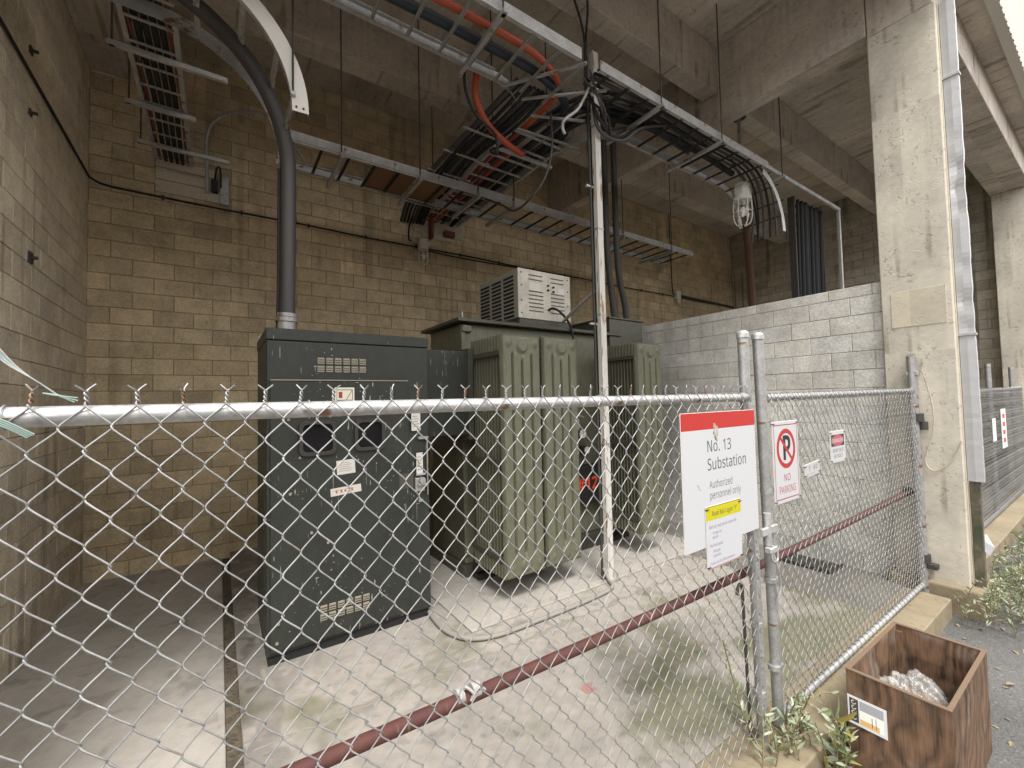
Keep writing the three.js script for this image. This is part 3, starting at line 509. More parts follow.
{
  obj('base', B(2.2, 4.75, .162, .30, -3.9, -2.95, .01), M.oliveDark, tr);
  obj('tank', B(2.25, 4.72, .30, 2.985, -3.86, -3.0, .015), M.olive, tr);
  obj('cover_plate', B(2.16, 4.80, 2.99, 3.03, -3.95, -2.9, .006), M.oliveDark, tr);
  obj('corner_flange', [B(2.235, 2.29, .4, 2.97, -3.02, -2.975, .008), B(2.24, 2.36, 2.88, 2.96, -3.0, -2.95, .015)], M.olive, tr);
  const H = 2.34, front = radPanel(.458, H), fin = merge([B(-.205, .205, 0, H, -.006, .006, .005), B(-.229, .229, H - .17, H, -.021, .021, .014), B(-.229, .229, 0, .15, -.02, .02, .012)]);
  const bank = (xc, yb, zf, n, dz, mirror) => {
    const b = new THREE.Group(); b.name = 'radiator'; tr.add(b); b.position.set(xc, yb, zf); void mirror;
    obj('front_panel', front, M.olive, b);
    for (let i = 1; i < n; i++) { const m = obj('fin', fin, M.olive, b); m.position.z = -i * dz; }
    obj('header_pipe', [cyl(V(0, H - .115, -.02), V(0, H - .115, -n * dz - .22), .055, 14), cyl(V(0, .115, -.02), V(0, .115, -n * dz - .22), .05, 14)], M.oliveDark, b);
    for (const y of [H * .46, H - .20, .16]) obj('spacer_bar', B(-.236, -.222, y, y + .045, -n * dz, -.02), M.oliveDark, b);
  };
  bank(2.452, .405, -2.17, 11, .056); bank(2.955, .412, -2.17, 11, .056); bank(4.43, .44, -2.19, 11, .05);
  // fittings between the radiator banks
  obj('gauge_panel', B(3.35, 4.34, .72, 1.22, -2.99, -2.86, .01), M.black, tr);
  const mk = obj('marking', new THREE.PlaneGeometry(.56, .24), std({ map: canvasTex(256, 104, (g, w, h) => { g.fillStyle = '#25251f'; g.fillRect(0, 0, w, h); g.fillStyle = '#f04a30'; g.font = 'bold 96px sans-serif'; g.fillText('#12', 34, 86); }), roughness: .7 }), tr); mk.position.set(4.02, .985, -2.857); mk.rotation.z = .02;
  for (const [x, y, r] of [[3.75, 1.62, .06], [3.95, 1.64, .07], [4.02, 1.42, .055], [3.82, 1.40, .06]]) { const g = obj('gauge', cyl(V(x, y, -3), V(x, y, -2.88), r, 18), M.steelDark, tr); obj('gauge_face', cyl(V(x, y, -2.88), V(x, y, -2.872), r * .85, 18), M.white, g); }
  obj('valve', [cyl(V(3.85, 1.75, -3), V(3.85, 1.75, -2.84), .03, 12), cyl(V(3.85, 1.7, -2.86), V(3.85, 1.84, -2.86), .022, 10), tube([V(3.75, 1.86, -2.86), V(3.85, 1.88, -2.84), V(3.95, 1.86, -2.86)], .012, 12, 6)], M.galv, tr);
  obj('gauge_bracket', [B(3.42, 3.52, 2.32, 2.36, -3, -2.86), B(3.40, 3.50, 2.0, 2.1, -3, -2.88, .01), cyl(V(3.45, 1.95, -2.9), V(3.45, 2.75, -2.9), .012, 8)], M.black, tr);
  obj('warning_label', B(3.42, 3.50, 2.24, 2.30, -2.999, -2.855), std({ color: lin(.5, .06, .06), roughness: .6 }), tr);
  obj('name_label', B(3.40, 3.52, 2.68, 2.73, -2.999, -2.9), M.paper, tr);
  obj('skid', [B(2.3, 4.7, .162, .24, -2.93, -2.8), cyl(V(2.3, .32, -2.86), V(2.5, .32, -2.86), .07, 12)], M.steelDark, tr);
  const tb = obj('terminal_box', B(4.58, 5.30, 1.6, 3.235, -3.75, -2.93, .01), M.oliveDark, tr);
  obj('box_lid', B(4.56, 5.32, 3.236, 3.262, -3.77, -2.91, .005), M.oliveDark, tb);
  obj('lifting_eye', [B(2.36, 2.56, 3.03, 3.05, -3.35, -3.2, .005), B(2.38, 2.54, 3.05, 3.10, -3.31, -3.24, .02), cyl(V(2.34, 3.03, -3.15), V(2.34, 3.15, -3.15), .014, 8)], M.galvDull, tr);
}
{
  const b = thing('louvred_power_box', 'off white louvred steel box with a cable, sitting on the transformer cover', 'electrical box');
  const x0 = 3.05, x1 = 3.905, y0 = 3.125, y1 = 3.745, z0 = -3.94, z1 = -3.0;
  obj('case', B(x0, x1, y0, y1, z0, z1 - .012, .008), std({ color: lin(.36, .35, .31), roughness: .5 }), b);
  obj('front_panel', B(x0 - .003, x1 + .003, y0 - .003, y1 + .003, z1 - .010, z1, .004), M.whitebox, b);
  obj('skid', B(x0 + .02, x1 - .02, 3.031, 3.123, z0 + .02, z1 - .015), M.oliveDark, b);
  const lv = (x, y, w) => obj('louver', [B(x, x + w, y, y + .006, z1 - .001, z1 + .006), B(x, x + w, y - .009, y, z1 - .001, z1 + .0015)], std({ color: lin(.16, .15, .13), roughness: .7 }), b);
  for (const xa of [x0 + .16, x0 + .52]) { for (let i = 0; i < 6; i++) lv(xa, y0 + .10 + i * .05, .23); for (let i = 0; i < 2; i++) lv(xa, y0 + .50 + i * .055, .22); }
  for (let k = 0; k < 3; k++) for (let i = 0; i < 11; i++) { const z = z1 - .10 - k * .29, y = y0 + .04 + i * .05; obj('louver', [B(x0 - .008, x0 + .002, y, y + .008, z - .23, z), B(x0 - .003, x0 + .001, y - .018, y - .001, z - .23, z)], M.black, b); }
  for (const [x, y] of [[.47, .45], [.56, .44], [.47, .39], [.56, .38]]) obj('knob', cyl(V(x0 + x, y0 + y, z1), V(x0 + x, y0 + y, z1 + .018), .014, 10), M.black, b);
  for (const y of [.06, .22, .41, .57]) for (const x of [.045, .81]) obj('screw', cyl(V(x0 + x, y0 + y, z1), V(x0 + x, y0 + y, z1 + .005), .010, 8), M.steelDark, b);
  obj('meter_plate', [B(x0 + .17, x0 + .34, y0 + .36, y0 + .46, z1, z1 + .003), B(x0 + .64, x0 + .75, y0 + .35, y0 + .44, z1, z1 + .003)], M.white, b);
  obj('cable', tube([V(x0 + .47, y0 + .13, z1), V(x0 + .50, y0 + .15, z1 + .06), V(x0 + .60, y0 + .10, z1 + .09), V(x0 + .72, y0 - .04, z1 + .12), V(x0 + .78, y0 - .22, z1 + .115), V(x0 + .79, y0 - .5, z1 + .1)], .016, 40, 8), M.black, b);
}
{
  const s = thing('strut_post', 'white painted rusty strut post standing on the slab in front of the transformer', 'post');
  obj('channel', [B(3.405, 3.412, .16, 5.96, -2.03, -1.98), B(3.48, 3.487, .16, 5.96, -2.03, -1.98), B(3.405, 3.487, .16, 5.96, -1.982, -1.975)], M.polePaint, s);
  obj('base_plate', B(3.36, 3.53, .16, .17, -2.09, -1.92), M.galvDull, s);
  for (const y of [1.6, 3.0, 3.95, 5.1]) obj('strap', B(3.40, 3.492, y, y + .018, -2.034, -1.971), M.galvDull, s);
  obj('side_conduit', [cyl(V(3.37, .17, -2.03), V(3.36, 5.9, -2.03), .014, 10)], M.steelDark, s);
  obj('side_clip', [B(3.30, 3.41, 4.42, 4.44, -2.05, -2.02), B(3.30, 3.41, 2.9, 2.92, -2.05, -2.02)], M.galv, s);
  obj('arm', strap([V(3.40, 3.28, -2.05), V(3.55, 3.2, -2.5), V(3.72, 3.11, -2.95)], V(1, 0, 0), .03, .03), M.galvDull, s);
}
for (let k = 0; k < 4; k++) {
  const x = 4.62 + k * .105, z = -2.98 - (k % 2) * .09, xe = 4.74 + k * .13;
  const t = tag(obj('drop_conduit', tube([V(x, 6.30, z), V(x, 5.2, z), V(x + .01, 4.3, z), V(x + .05, 3.85, z), V(xe - .03, 3.5, z), V(xe, 3.262, z)], .044, 50, 12), k % 2 ? M.conduit : M.steelDark), 'dark conduit dropping behind the white post into the terminal box', 'conduit', 'conduits into the terminal box'); void t;
}

// ---------------------------------------------------------------- cable trays
function rodTo(parent, x, y, z, top = 7.03) { obj('hanger_rod', cyl(V(x, y, z), V(x, top, z), .008, 6), M.steelDark, parent); obj('hanger_nut', B(x - .018, x + .018, y - .02, y + .005, z - .018, z + .018), M.galvDull, parent); }
function rail(parent, a, b, up, inDir, mat, h = .10, fl = .035) {       // C-channel rail
  const d = b.clone().sub(a).normalize(); const web = strap([a, b], inDir, .005, h); const L = [web];
  for (const s of [-1, 1]) L.push(strap([a.clone().addScaledVector(up, s * (h / 2 - .003)).addScaledVector(inDir, fl / 2), b.clone().addScaledVector(up, s * (h / 2 - .003)).addScaledVector(inDir, fl / 2)], inDir, fl, .004)); void d;
  return obj('side_rail', L, mat, parent);
}
function rungX(parent, x, y, z0, z1, mat) {   // perforated rung along z
  const L = [B(x - .012, x + .012, y - .004, y, z0, z1), B(x - .014, x - .010, y - .018, y, z0, z1), B(x + .010, x + .014, y - .018, y, z0, z1)];
  return obj('rung', L, mat, parent);
}
{ // horizontal tray across the bay, high, near the front
  const t = thing('cable_tray', 'long ladder cable tray with orange cables and a branch to the back wall', 'cable tray');
  const y = 5.30, zf = -1.54, zb = -2.22;
  rail(t, V(-1.25, y + .04, zf), V(2.80, y + .04, zf), V(0, 1, 0), V(0, 0, -1), M.galv, .11);
  rail(t, V(3.05, y + .04, zf), V(6.4, y + .04, zf), V(0, 1, 0), V(0, 0, -1), M.strut, .10);
  rail(t, V(6.41, y + .02, zf), V(9.0, y + .02, zf), V(0, 1, 0), V(0, 0, -1), M.galv, .055);
  for (const a of [1.25, .85, .45, .1]) obj('rung', B(6.3 + .6 * Math.cos(a) - .012, 6.3 + .6 * Math.cos(a) + .012, y - .6 + .6 * Math.sin(a) - .006, y - .6 + .6 * Math.sin(a) + .006, zb + .01, zf - .01), M.steelDark, t);
  rail(t, V(-1.25, y + .04, zb), V(2.25, y + .04, zb), V(0, 1, 0), V(0, 0, 1), M.strut, .11);
  rail(t, V(4.2, y + .04, zb), V(6.3, y + .04, zb), V(0, 1, 0), V(0, 0, 1), M.strut, .11);
  for (let x = -1.1; x < 6.4; x += .305) rungX(t, x, y, zb + .01, zf - .01, x < 3 ? M.strut : M.steelDark);
  // tee branch
  const r = .60;
  obj('curved_rail', strap(arc(2.25, zb - r, r, Math.PI / 2, 0, 16, (a, b) => V(a, y + .04, b)), V(0, 1, 0), .11, .006), M.strut, t);
  obj('curved_rail', strap(arc(4.2, zb - r, r, Math.PI / 2, Math.PI, 16, (a, b) => V(a, y + .04, b)), V(0, 1, 0), .11, .006), M.strut, t);
  rail(t, V(2.85, y + .04, zb - r), V(2.85, y + .04, -5.66), V(0, 1, 0), V(1, 0, 0), M.strut, .11); rail(t, V(3.60, y + .04, zb - r), V(3.60, y + .04, -5.66), V(0, 1, 0), V(-1, 0, 0), M.strut, .11);
  for (let z = -2.75; z > -5.6; z -= .28) { const m = 0; obj('rung', [B(2.855 - m, 3.595 + m, y - .004, y, z - .012, z + .012), B(2.855 - m, 3.595 + m, y - .02, y, z - .014, z - .010)], M.strut, t); }
  for (const [x] of [[.2], [1.9], [3.95], [5.15], [6.75]]) { rodTo(t, x, y - .05, zf + .03, x > 3 && x < 6 ? 7.03 : 7.03); obj('support_strut', B(x - .02, x + .02, y - .07, y - .03, zb - .08, zf + .07, .003), M.strut, t); }
  for (const z of [-3.1, -4.9]) { obj('support_strut', B(2.74, 3.72, y - .07, y - .03, z - .02, z + .02, .003), M.galv, t); rodTo(t, 2.79, y - .05, z, 7.03); rodTo(t, 3.67, y - .05, z, 7.03); }
  for (const a of [.15, .55, .95, 1.35]) { const p = V(2.25 + r * Math.cos(a), y, zb - r + r * Math.sin(a)), e = V(p.x + .95 * Math.cos(a * .75), y, Math.min(zf - .02, p.z + .95 * Math.sin(a * .75))); obj('rung', strap([p, e], V(0, 1, 0), .018, .03), M.strut, t); }
  // right end bend
  obj('curved_rail', strap(arc(6.3, y - .6, .62, Math.PI / 2, .05, 12, (a, b) => V(a, b + .04, zb)), V(0, 0, 1), .006, .10), M.strut, t);
  obj('curved_rail', strap(arc(6.05, y - .82, .75, Math.PI / 2 - .25, 0, 12, (a, b) => V(a, b, zf)), V(0, 0, 1), .006, .085), M.galv, t);
  rail(t, V(8.95, y - .02, zf), V(8.95, 2.9, zf), V(1, 0, 0), V(0, 0, -1), M.galv, .06);
}
{ // rear horizontal tray
  const t = thing('cable_tray', 'rear ladder tray with pale front rail running along the back wall below the beam', 'cable tray');
  const y = 5.0, zf = -3.78, zb = -4.45;
  rail(t, V(.55, y + .03, zf), V(8.05, y + .03, zf), V(0, 1, 0), V(0, 0, -1), M.galv, .10); rail(t, V(.55, y + .03, zb), V(8.05, y + .03, zb), V(0, 1, 0), V(0, 0, 1), M.strut, .10);
  obj('rail_lip', B(.55, 5.0, y - .05, y - .032, zf, zf + .012), M.galv, t);
  for (let x = .65; x < 8; x += .30) rungX(t, x, y - .01, zb, zf - .003, M.steelDark);
  for (const x of [1.15, 2.1, 2.95, 3.55, 5.9, 7.3]) { rodTo(t, x, y - .03, zf + .025, x < 5.8 && x > 5 ? 7.03 : 7.03); obj('support_strut', B(x - .02, x + .02, y - .10, y - .055, zb - .1, zf + .06, .003), M.strut, t); }
  obj('rust_sheet', [B(1.55, 2.1, y + .002, y + .008, zb + .01, zf - .01), B(2.13, 2.55, y + .002, y + .008, zb + .01, zf - .01)], std({ color: lin(.20, .105, .05), roughness: .8 }), t);
}
{ // curved drop above the cabinet
  const t = thing('curved_cable_tray', 'bright curved tray elbow turning down toward the dark green cabinet', 'cable tray');
  const zf = -2.27, zb = -2.98, cx = -.44, cy = 4.35, r = .95;
  const A = (z, rr) => [...arc(cx, cy, rr, 0, Math.PI / 2, 20, (a, b) => V(a, b, z)), V(-1.28, cy + rr, z)];
  obj('side_rail', strap(A(zf, r), V(0, 0, 1), .006, .115), M.white, t);  // white puts the sky-lit brightness of this front rail into its colour
  obj('rail_flange', [strap(A(zf - .02, r + .055), V(0, 0, 1), .04, .005), strap(A(zf - .02, r - .055), V(0, 0, 1), .04, .005)], M.galv, t);
  obj('side_rail', strap(A(zb, r).map((p) => p.add(V(-.02, -.06, 0))), V(0, 0, 1), .006, .115), M.strut, t);
  for (const a of [.12, .5, .88, 1.25]) { const x = cx + (r - .05) * Math.cos(a), yy = cy + (r - .05) * Math.sin(a); const g = merge([B(-.016, .016, -.004, .004, zb, zf), B(-.02, -.016, -.016, .004, zb, zf), B(.016, .02, -.016, .004, zb, zf)]); const m = obj('rung', g, M.strut, t); m.position.set(x, yy, 0); m.rotation.z = a + Math.PI / 2; }
  rodTo(t, .455, 4.47, zf + .02, 7.03);
  for (const [dx, dy] of [[-.025, .02], [.025, .02]]) obj('rail_bolt', cyl(V(.505 + dx, 4.36 + dy, zf), V(.505 + dx, 4.36 + dy, zf + .012), .008, 8), M.steelDark, t);
}
{ // tray toward the back wall at the left
  const t = thing('cable_tray', 'ladder tray full of black and red cables entering the back wall by the side wall', 'cable tray');
  const y = 5.32, x0 = -.68, x1 = -.30;
  rail(t, V(x0, y, .15), V(x0, y, -5.64), V(0, 1, 0), V(1, 0, 0), M.strut, .10); rail(t, V(x1, y, -3.1), V(x1, y, -5.64), V(0, 1, 0), V(-1, 0, 0), M.strut, .10);
  for (let z = -.2; z > -5.6; z -= .3) obj('rung', B(x0 + .003, x1 - .003, y - .045, y - .035, z - .014, z + .014), M.strut, t);
  for (const z of [-3.55, -4.4, -5.2]) { obj('support_strut', B(-.80, z < -5 ? .10 : z < -4 ? -.22 : .06, y - .11, y - .065, z - .02, z + .02, .003), M.galv, t); rodTo(t, -.77, y - .09, z); }
  const r = rngOf(62);
  for (let k = 0; k < 6; k++) { const x = -.63 + k * .057; obj('cable', tube([V(x, y - .01, .1), V(x + .01 * r(), y, -1.5), V(x - .01, y + .01 * r(), -3), V(x + .01, y, -4.3), V(x, y - .02, -5.0), V(x, y - .03, -5.72)], k === 0 || k === 5 ? .016 : .024, 50, 8), k === 0 ? M.redcable : k === 5 ? M.redcable : M.black, t); }
}
{
  const w = thing('wall_sleeve', 'pale patched opening where the left tray passes through the block wall', 'wall opening');
  obj('frame', [B(-.68, .04, 4.86, 5.02, -5.69, -5.655, .006), B(-.68, .04, 5.03, 5.18, -5.69, -5.66, .006), B(-.68, -.05, 5.19, 5.30, -5.69, -5.655, .006)], M.patch, w);
  obj('side_plate', B(.0, .10, 4.84, 5.22, -5.67, -5.61, .005), M.strut, w);
  obj('junction_box', B(-.10, -.02, 4.98, 5.14, -5.66, -5.58, .01), M.black, w);
  obj('cable_tail', tube([V(-.06, 5.1, -5.6), V(-.04, 5.28, -5.56), V(-.0, 5.3, -5.56), V(.01, 5.05, -5.6)], .012, 24, 6), M.black, w);
}
tag(obj('arched_conduit', tube([V(-.14, 4.9, -5.5), V(-.145, 5.3, -5.5), V(-.144, 5.65, -5.5), V(-.05, 5.87, -5.42), V(.2, 5.95, -5.2), V(.55, 5.82, -4.9), V(.8, 5.3, -4.55), V(.9, 5.05, -4.45)], .02, 60, 8), M.strut), 'thin pale conduit arching from the wall opening to the rear tray', 'conduit');
{
  const s = thing('fire_stop', 'grey mortar seal where the branch tray and orange cables enter the back wall', 'wall opening');
  obj('mortar_seal', [B(2.74, 3.72, 5.06, 5.6, -5.7, -5.63, .03), B(2.9, 3.5, 4.98, 5.08, -5.7, -5.64, .02)], M.patch, s);
  obj('sleeve', [B(3.3, 3.5, 5.05, 5.15, -5.64, -5.54, .01), B(3.02, 3.07, 4.95, 5.3, -5.64, -5.50, .008)], M.redcable, s);
}
// cables on the long tray and its branch
const cable = (label, pts, r, m, seg = 80, grp) => tag(obj('tray_cable', tube(pts.map((p) => V(...p)), r, seg, 10), m), label, 'cable', grp);
cable('orange cable lying in the long tray and turning into the branch', [[-1.2, 5.36, -1.85], [.6, 5.35, -1.80], [1.8, 5.36, -1.78], [2.5, 5.37, -1.82], [2.95, 5.39, -2.05], [3.02, 5.38, -2.5], [2.98, 5.36, -3.4], [3.02, 5.34, -4.6], [3.0, 5.32, -5.68]], .032, M.orange);
cable('second orange cable dipping below the tee before entering the branch', [[2.1, 5.36, -2.30], [2.12, 5.16, -2.36], [2.3, 5.02, -2.46], [2.6, 5.0, -2.6], [2.95, 5.03, -2.75], [3.1, 5.2, -2.95], [3.12, 5.33, -3.3], [3.15, 5.33, -4.4], [3.15, 5.3, -5.68]], .034, M.orange);
cable('thick blue black cable lying beside the orange cable in the long tray', [[-1.2, 5.36, -2.0], [.6, 5.36, -1.98], [1.8, 5.36, -1.96], [2.7, 5.37, -2.0], [3.25, 5.37, -2.3], [3.28, 5.36, -3.2], [3.26, 5.34, -4.6], [3.28, 5.32, -5.68]], .045, std({ color: lin(.025, .03, .045), roughness: .5 }));
cable('black cable bundle running along the branch to the back wall', [[6.2, 5.35, -1.95], [5.2, 5.36, -1.9], [4.2, 5.37, -1.95], [3.55, 5.38, -2.25], [3.48, 5.36, -3.0], [3.46, 5.34, -4.6], [3.46, 5.3, -5.68]], .04, M.black);
cable('slim black cable hanging in a loop below the tee', [[1.95, 5.4, -2.26], [1.97, 5.15, -2.30], [2.1, 4.97, -2.34], [2.35, 4.9, -2.4], [2.42, 4.85, -2.45], [2.43, 4.72, -2.46], [2.5, 4.9, -2.7], [2.9, 5.25, -3.0]], .014, M.black);
cable('black cable coming down from the ceiling beside the white post', [[2.3, 6.98, -1.75], [2.75, 6.5, -1.78], [3.02, 6.25, -1.85], [3.22, 6.0, -1.92], [3.30, 5.6, -2.0], [3.375, 5.0, -2.05], [3.385, 3.5, -2.05], [3.385, .9, -2.05]], .012, M.black);
cable('second black cable coming down from the ceiling beside the post', [[2.55, 6.98, -1.72], [2.9, 6.6, -1.75], [3.16, 6.3, -1.8], [3.28, 6.0, -1.95], [3.36, 5.5, -2.06], [3.42, 5.0, -2.06], [3.43, 3.5, -2.06], [3.43, 1.2, -2.06]], .012, M.black);
cable('grey conduit loop sagging from the tee below the long tray', [[3.15, 5.36, -1.75], [3.05, 5.1, -1.85], [2.9, 4.95, -1.9], [2.86, 4.85, -1.9], [2.89, 4.79, -1.9]], .016, M.galvDull);
cable('thin dark cable drooping from the tee onto the rear tray', [[3.05, 5.3, -2.3], [3.06, 4.95, -2.3], [3.0, 4.6, -2.35], [2.9, 4.38, -2.5], [2.95, 4.4, -2.9], [3.1, 4.7, -3.4], [3.15, 5.0, -3.9]], .013, M.conduit);
for (let k = 0; k < 5; k++) cable('black cable laid along the long tray toward the far end', [[3.1, 5.36, -1.62 - k * .05], [3.5, 5.42 - .02 * k, -1.6 - k * .06], [4.2, 5.36, -1.6 - k * .05], [5.4, 5.37, -1.62 - k * .06], [6.15, 5.36, -1.62 - k * .06], [6.6, 5.22, -1.64 - k * .07], [6.86, 4.9, -1.68 - k * .08], [6.93, 4.5, -1.7 - k * .09]], .014 + .003 * (k % 3), k % 2 ? M.black : M.conduit, 60, 'black cables along the long tray');
{
  const t = thing('cable_bundle', 'dark tangle of cables turning from the long tray into the branch', 'cables'), r = rngOf(94);
  for (let k = 0; k < 11; k++) { const x = 2.92 + r() * .6, d = r() * .12, e = (r() - .5) * .3; obj('cable', tube([V(4.6 + r(), 5.36 + d, -1.65 - r() * .4), V(3.95 + e, 5.38 + d, -1.75 - r() * .3), V(3.45 + e * .5, 5.42 + d, -2.1 - r() * .2), V(x + .1, 5.36 + d, -2.7), V(x, 5.33 + d * .6, -3.6 - e), V(x + e * .2, 5.33 + d * .5, -4.7), V(x, 5.3 + d * .3, -5.68)], .010 + r() * .014, 60, 7), k % 3 ? M.black : M.conduit, t); }
}
{
  const t = thing('cable_bundle', 'dark cables hanging beside the branch tray and into the back wall', 'cables'), r = rngOf(95);
  for (let k = 0; k < 8; k++) { const x = 2.3 + k * .055; obj('cable', tube([V(x + .2, 5.36, -2.15), V(x + .1, 5.30 - r() * .1, -2.6), V(x, 5.22 - r() * .1, -3.3), V(x + .02, 5.2 - r() * .08, -4.2), V(x + .1, 5.22, -5.0), V(x + .25, 5.2, -5.68)], .016 + r() * .014, 50, 7), k % 4 ? M.black : M.conduit, t); }
  for (let z = -2.8; z > -5.3; z -= .5) obj('cable_strap', B(2.2, 2.85, 5.12, 5.135, z - .012, z + .012), M.strut, t);
}
{
  const t = thing('cable_bundle', 'black and grey cables looping behind the white post top', 'cables'), r = rngOf(96);
  for (let k = 0; k < 5; k++) { const a = r(), b = r(); obj('cable', tube([V(3.0 + a * .4, 5.36, -1.62 - b * .4), V(3.25 + b * .2, 5.18 - a * .2, -1.75 - a * .2), V(3.5 + a * .3, 5.12 - b * .15, -1.9), V(3.8 + b * .3, 5.22, -2.0 + a * .2), V(4.1 + a * .4, 5.37, -1.95 + b * .2)], .010 + a * .012, 40, 7), k % 2 ? M.black : M.conduit, t); }
}
cable('black cable curling from the tray above the lamp', [[5.9, 5.40, -1.8], [6.3, 5.36, -1.9], [6.7, 5.25, -1.95], [6.95, 5.0, -2.0], [7.1, 4.7, -2.05]], .014, M.black);
{
  const t = thing('vertical_cable_tray', 'dark upright ladder of black cables standing behind the low pale block wall', 'cable tray');
  for (const x of [7.75, 8.85]) obj('side_rail', B(x - .02, x + .02, .15, 5.34, -1.86, -1.76, .004), M.steelDark, t);
  for (let y = .6; y < 5.3; y += .16) obj('rung', B(7.77, 8.83, y, y + .035, -1.86, -1.83), M.steelDark, t);
  for (let k = 0; k < 8; k++) obj('cable', tube([V(7.86 + k * .125, .16, -1.79), V(7.87 + k * .122, 2, -1.79), V(7.85 + k * .125, 3.6, -1.78), V(7.86 + k * .125, 5.30, -1.76)], .024 + .012 * ((k * 7) % 3), 30, 8), M.black, t);
}

// ---------------------------------------------------------------- lamps and small wall fittings
function vaporLamp(name, label, x, y, z) {
  const t = thing(name, label, 'lamp'); t.position.set(x, y, z);
  obj('canopy', [cyl(V(0, .10, 0), V(0, .24, 0), .075, 20, .07), cyl(V(0, .06, 0), V(0, .10, 0), .09, 20), B(-.075, .11, .12, .21, -.05, .05, .015)], M.white, t);
  const gl = new THREE.LatheGeometry([[.0, -.17], [.045, -.16], [.062, -.12], [.065, 0], [.065, .06]].map(([a, b]) => new THREE.Vector2(a, b)), 18); obj('globe', gl, new THREE.MeshPhysicalMaterial({ color: 0xffffff, transmission: 1, thickness: 0, roughness: .12 }), t);
  const cage = []; for (let k = 0; k < 6; k++) { const a = k * Math.PI / 3; cage.push(tube([V(.083 * Math.cos(a), .07, .083 * Math.sin(a)), V(.085 * Math.cos(a), -.1, .085 * Math.sin(a)), V(.06 * Math.cos(a), -.18, .06 * Math.sin(a)), V(.02 * Math.cos(a), -.195, .02 * Math.sin(a))], .006, 12, 5)); }
  const ring = new THREE.TorusGeometry(.086, .006, 5, 20); ring.rotateX(Math.PI / 2); ring.translate(0, -.06, 0); obj('cage', [...cage, ring], M.white, t);
  const bulb = new THREE.SphereGeometry(.035, 12, 10); bulb.scale(1, 1.5, 1); bulb.translate(0, -.05, 0); obj('bulb', bulb, M.paper, t); return t;
}
{ const l = vaporLamp('caged_lamp', 'pale caged lamp hanging on a stem below the long tray near the column', 6.50, 4.93, -1.97); l.scale.setScalar(1.45); obj('stem', cyl(V(0, .22, 0), V(0, .98, 0), .018, 10), M.galvDull, l); obj('mount', cyl(V(0, .945, 0), V(0, .985, 0), .07, 14, .05), M.steelDark, l); }
{ const l = vaporLamp('caged_lamp', 'pale caged lamp fixed to the back wall under the branch tray', 2.89, 4.66, -5.56); obj('wall_arm', [cyl(V(0, .16, 0), V(0, .16, -.115), .035, 12), cyl(V(-.0, .17, -.08), V(-.18, .2, -.09), .016, 8)], M.galvDull, l); obj('feed_cable', tube([V(-.16, .2, -.09), V(-.22, .25, -.095), V(-.2, .5, -.1), V(-.12, .72, -.08)], .014, 20, 6), M.black, l); }
{
  const b = thing('wall_cable', 'thin black cable clipped along the back wall and round onto the side wall', 'cable');
  const pts = [[-1.28, 4.88, -.6], [-1.28, 4.86, -2.5], [-1.28, 4.86, -5.3], [-1.26, 4.83, -5.58], [-1.15, 4.81, -5.655], [-.9, 4.8, -5.66]]; for (let x = 0; x < 13; x += 1) pts.push([x, 4.79 + .008 * Math.sin(x * 2.1), -5.66]);
  obj('cable', tube(pts.map((p) => V(...p)), .0125, 160, 6), M.black, b); obj('second_cable', tube([[2.9, 4.76, -5.66], [3.6, 4.74, -5.66], [4.4, 4.75, -5.66], [5, 4.77, -5.66]].map((p) => V(...p)), .011, 40, 6), M.black, b);
  for (let x = -.6; x < 12; x += .85) obj('clip', B(x - .012, x + .012, 4.765, 4.82, -5.68, -5.645), M.steelDark, b);
}
{
  const c = thing('wall_junction', 'small pale outlet box on the back wall with a drop wire and conduit', 'outlet box');
  obj('box', [B(10.1, 10.3, 4.72, 4.95, -5.68, -5.58, .02), cyl(V(10.2, 4.6, -5.61), V(10.2, 4.74, -5.61), .05, 12)], M.white, c);
  obj('conduit', cyl(V(10.3, 4.83, -5.63), V(13.0, 4.80, -5.63), .035, 10), M.steelDark, c); obj('drop_wire', tube([V(9.95, 7.0, -5.63), V(9.97, 5.6, -5.63), V(10.0, 4.88, -5.63), V(10.12, 4.85, -5.62)], .014, 30, 6), M.black, c);
}
{ const p = thing('brown_riser_pipe', 'rusty brown pipe standing behind the low pale wall under the hanging lamp', 'pipe'); obj('pipe', cyl(V(9.05, .145, -3), V(8.63, 6.3, -3), .07, 14), std({ color: lin(.16, .085, .05), roughness: .7 }), p); }
for (const [y, z, s] of [[3.37, -3.85, .09], [5.08, -3.77, .06], [4.56, -3.78, .05]]) { const b = tag(obj('anchor_plate', [B(-1.3, -1.285, y - s / 2, y + s / 2, z - s / 2, z + s / 2), cyl(V(-1.29, y, z), V(-1.25, y, z), .014, 8)], M.steelDark), s > .08 ? 'square rusty anchor plate on the side wall' : s > .055 ? 'upper small anchor bolt high on the side wall' : 'lower small anchor bolt below the highest one on the side wall', 'anchor'); void b; }

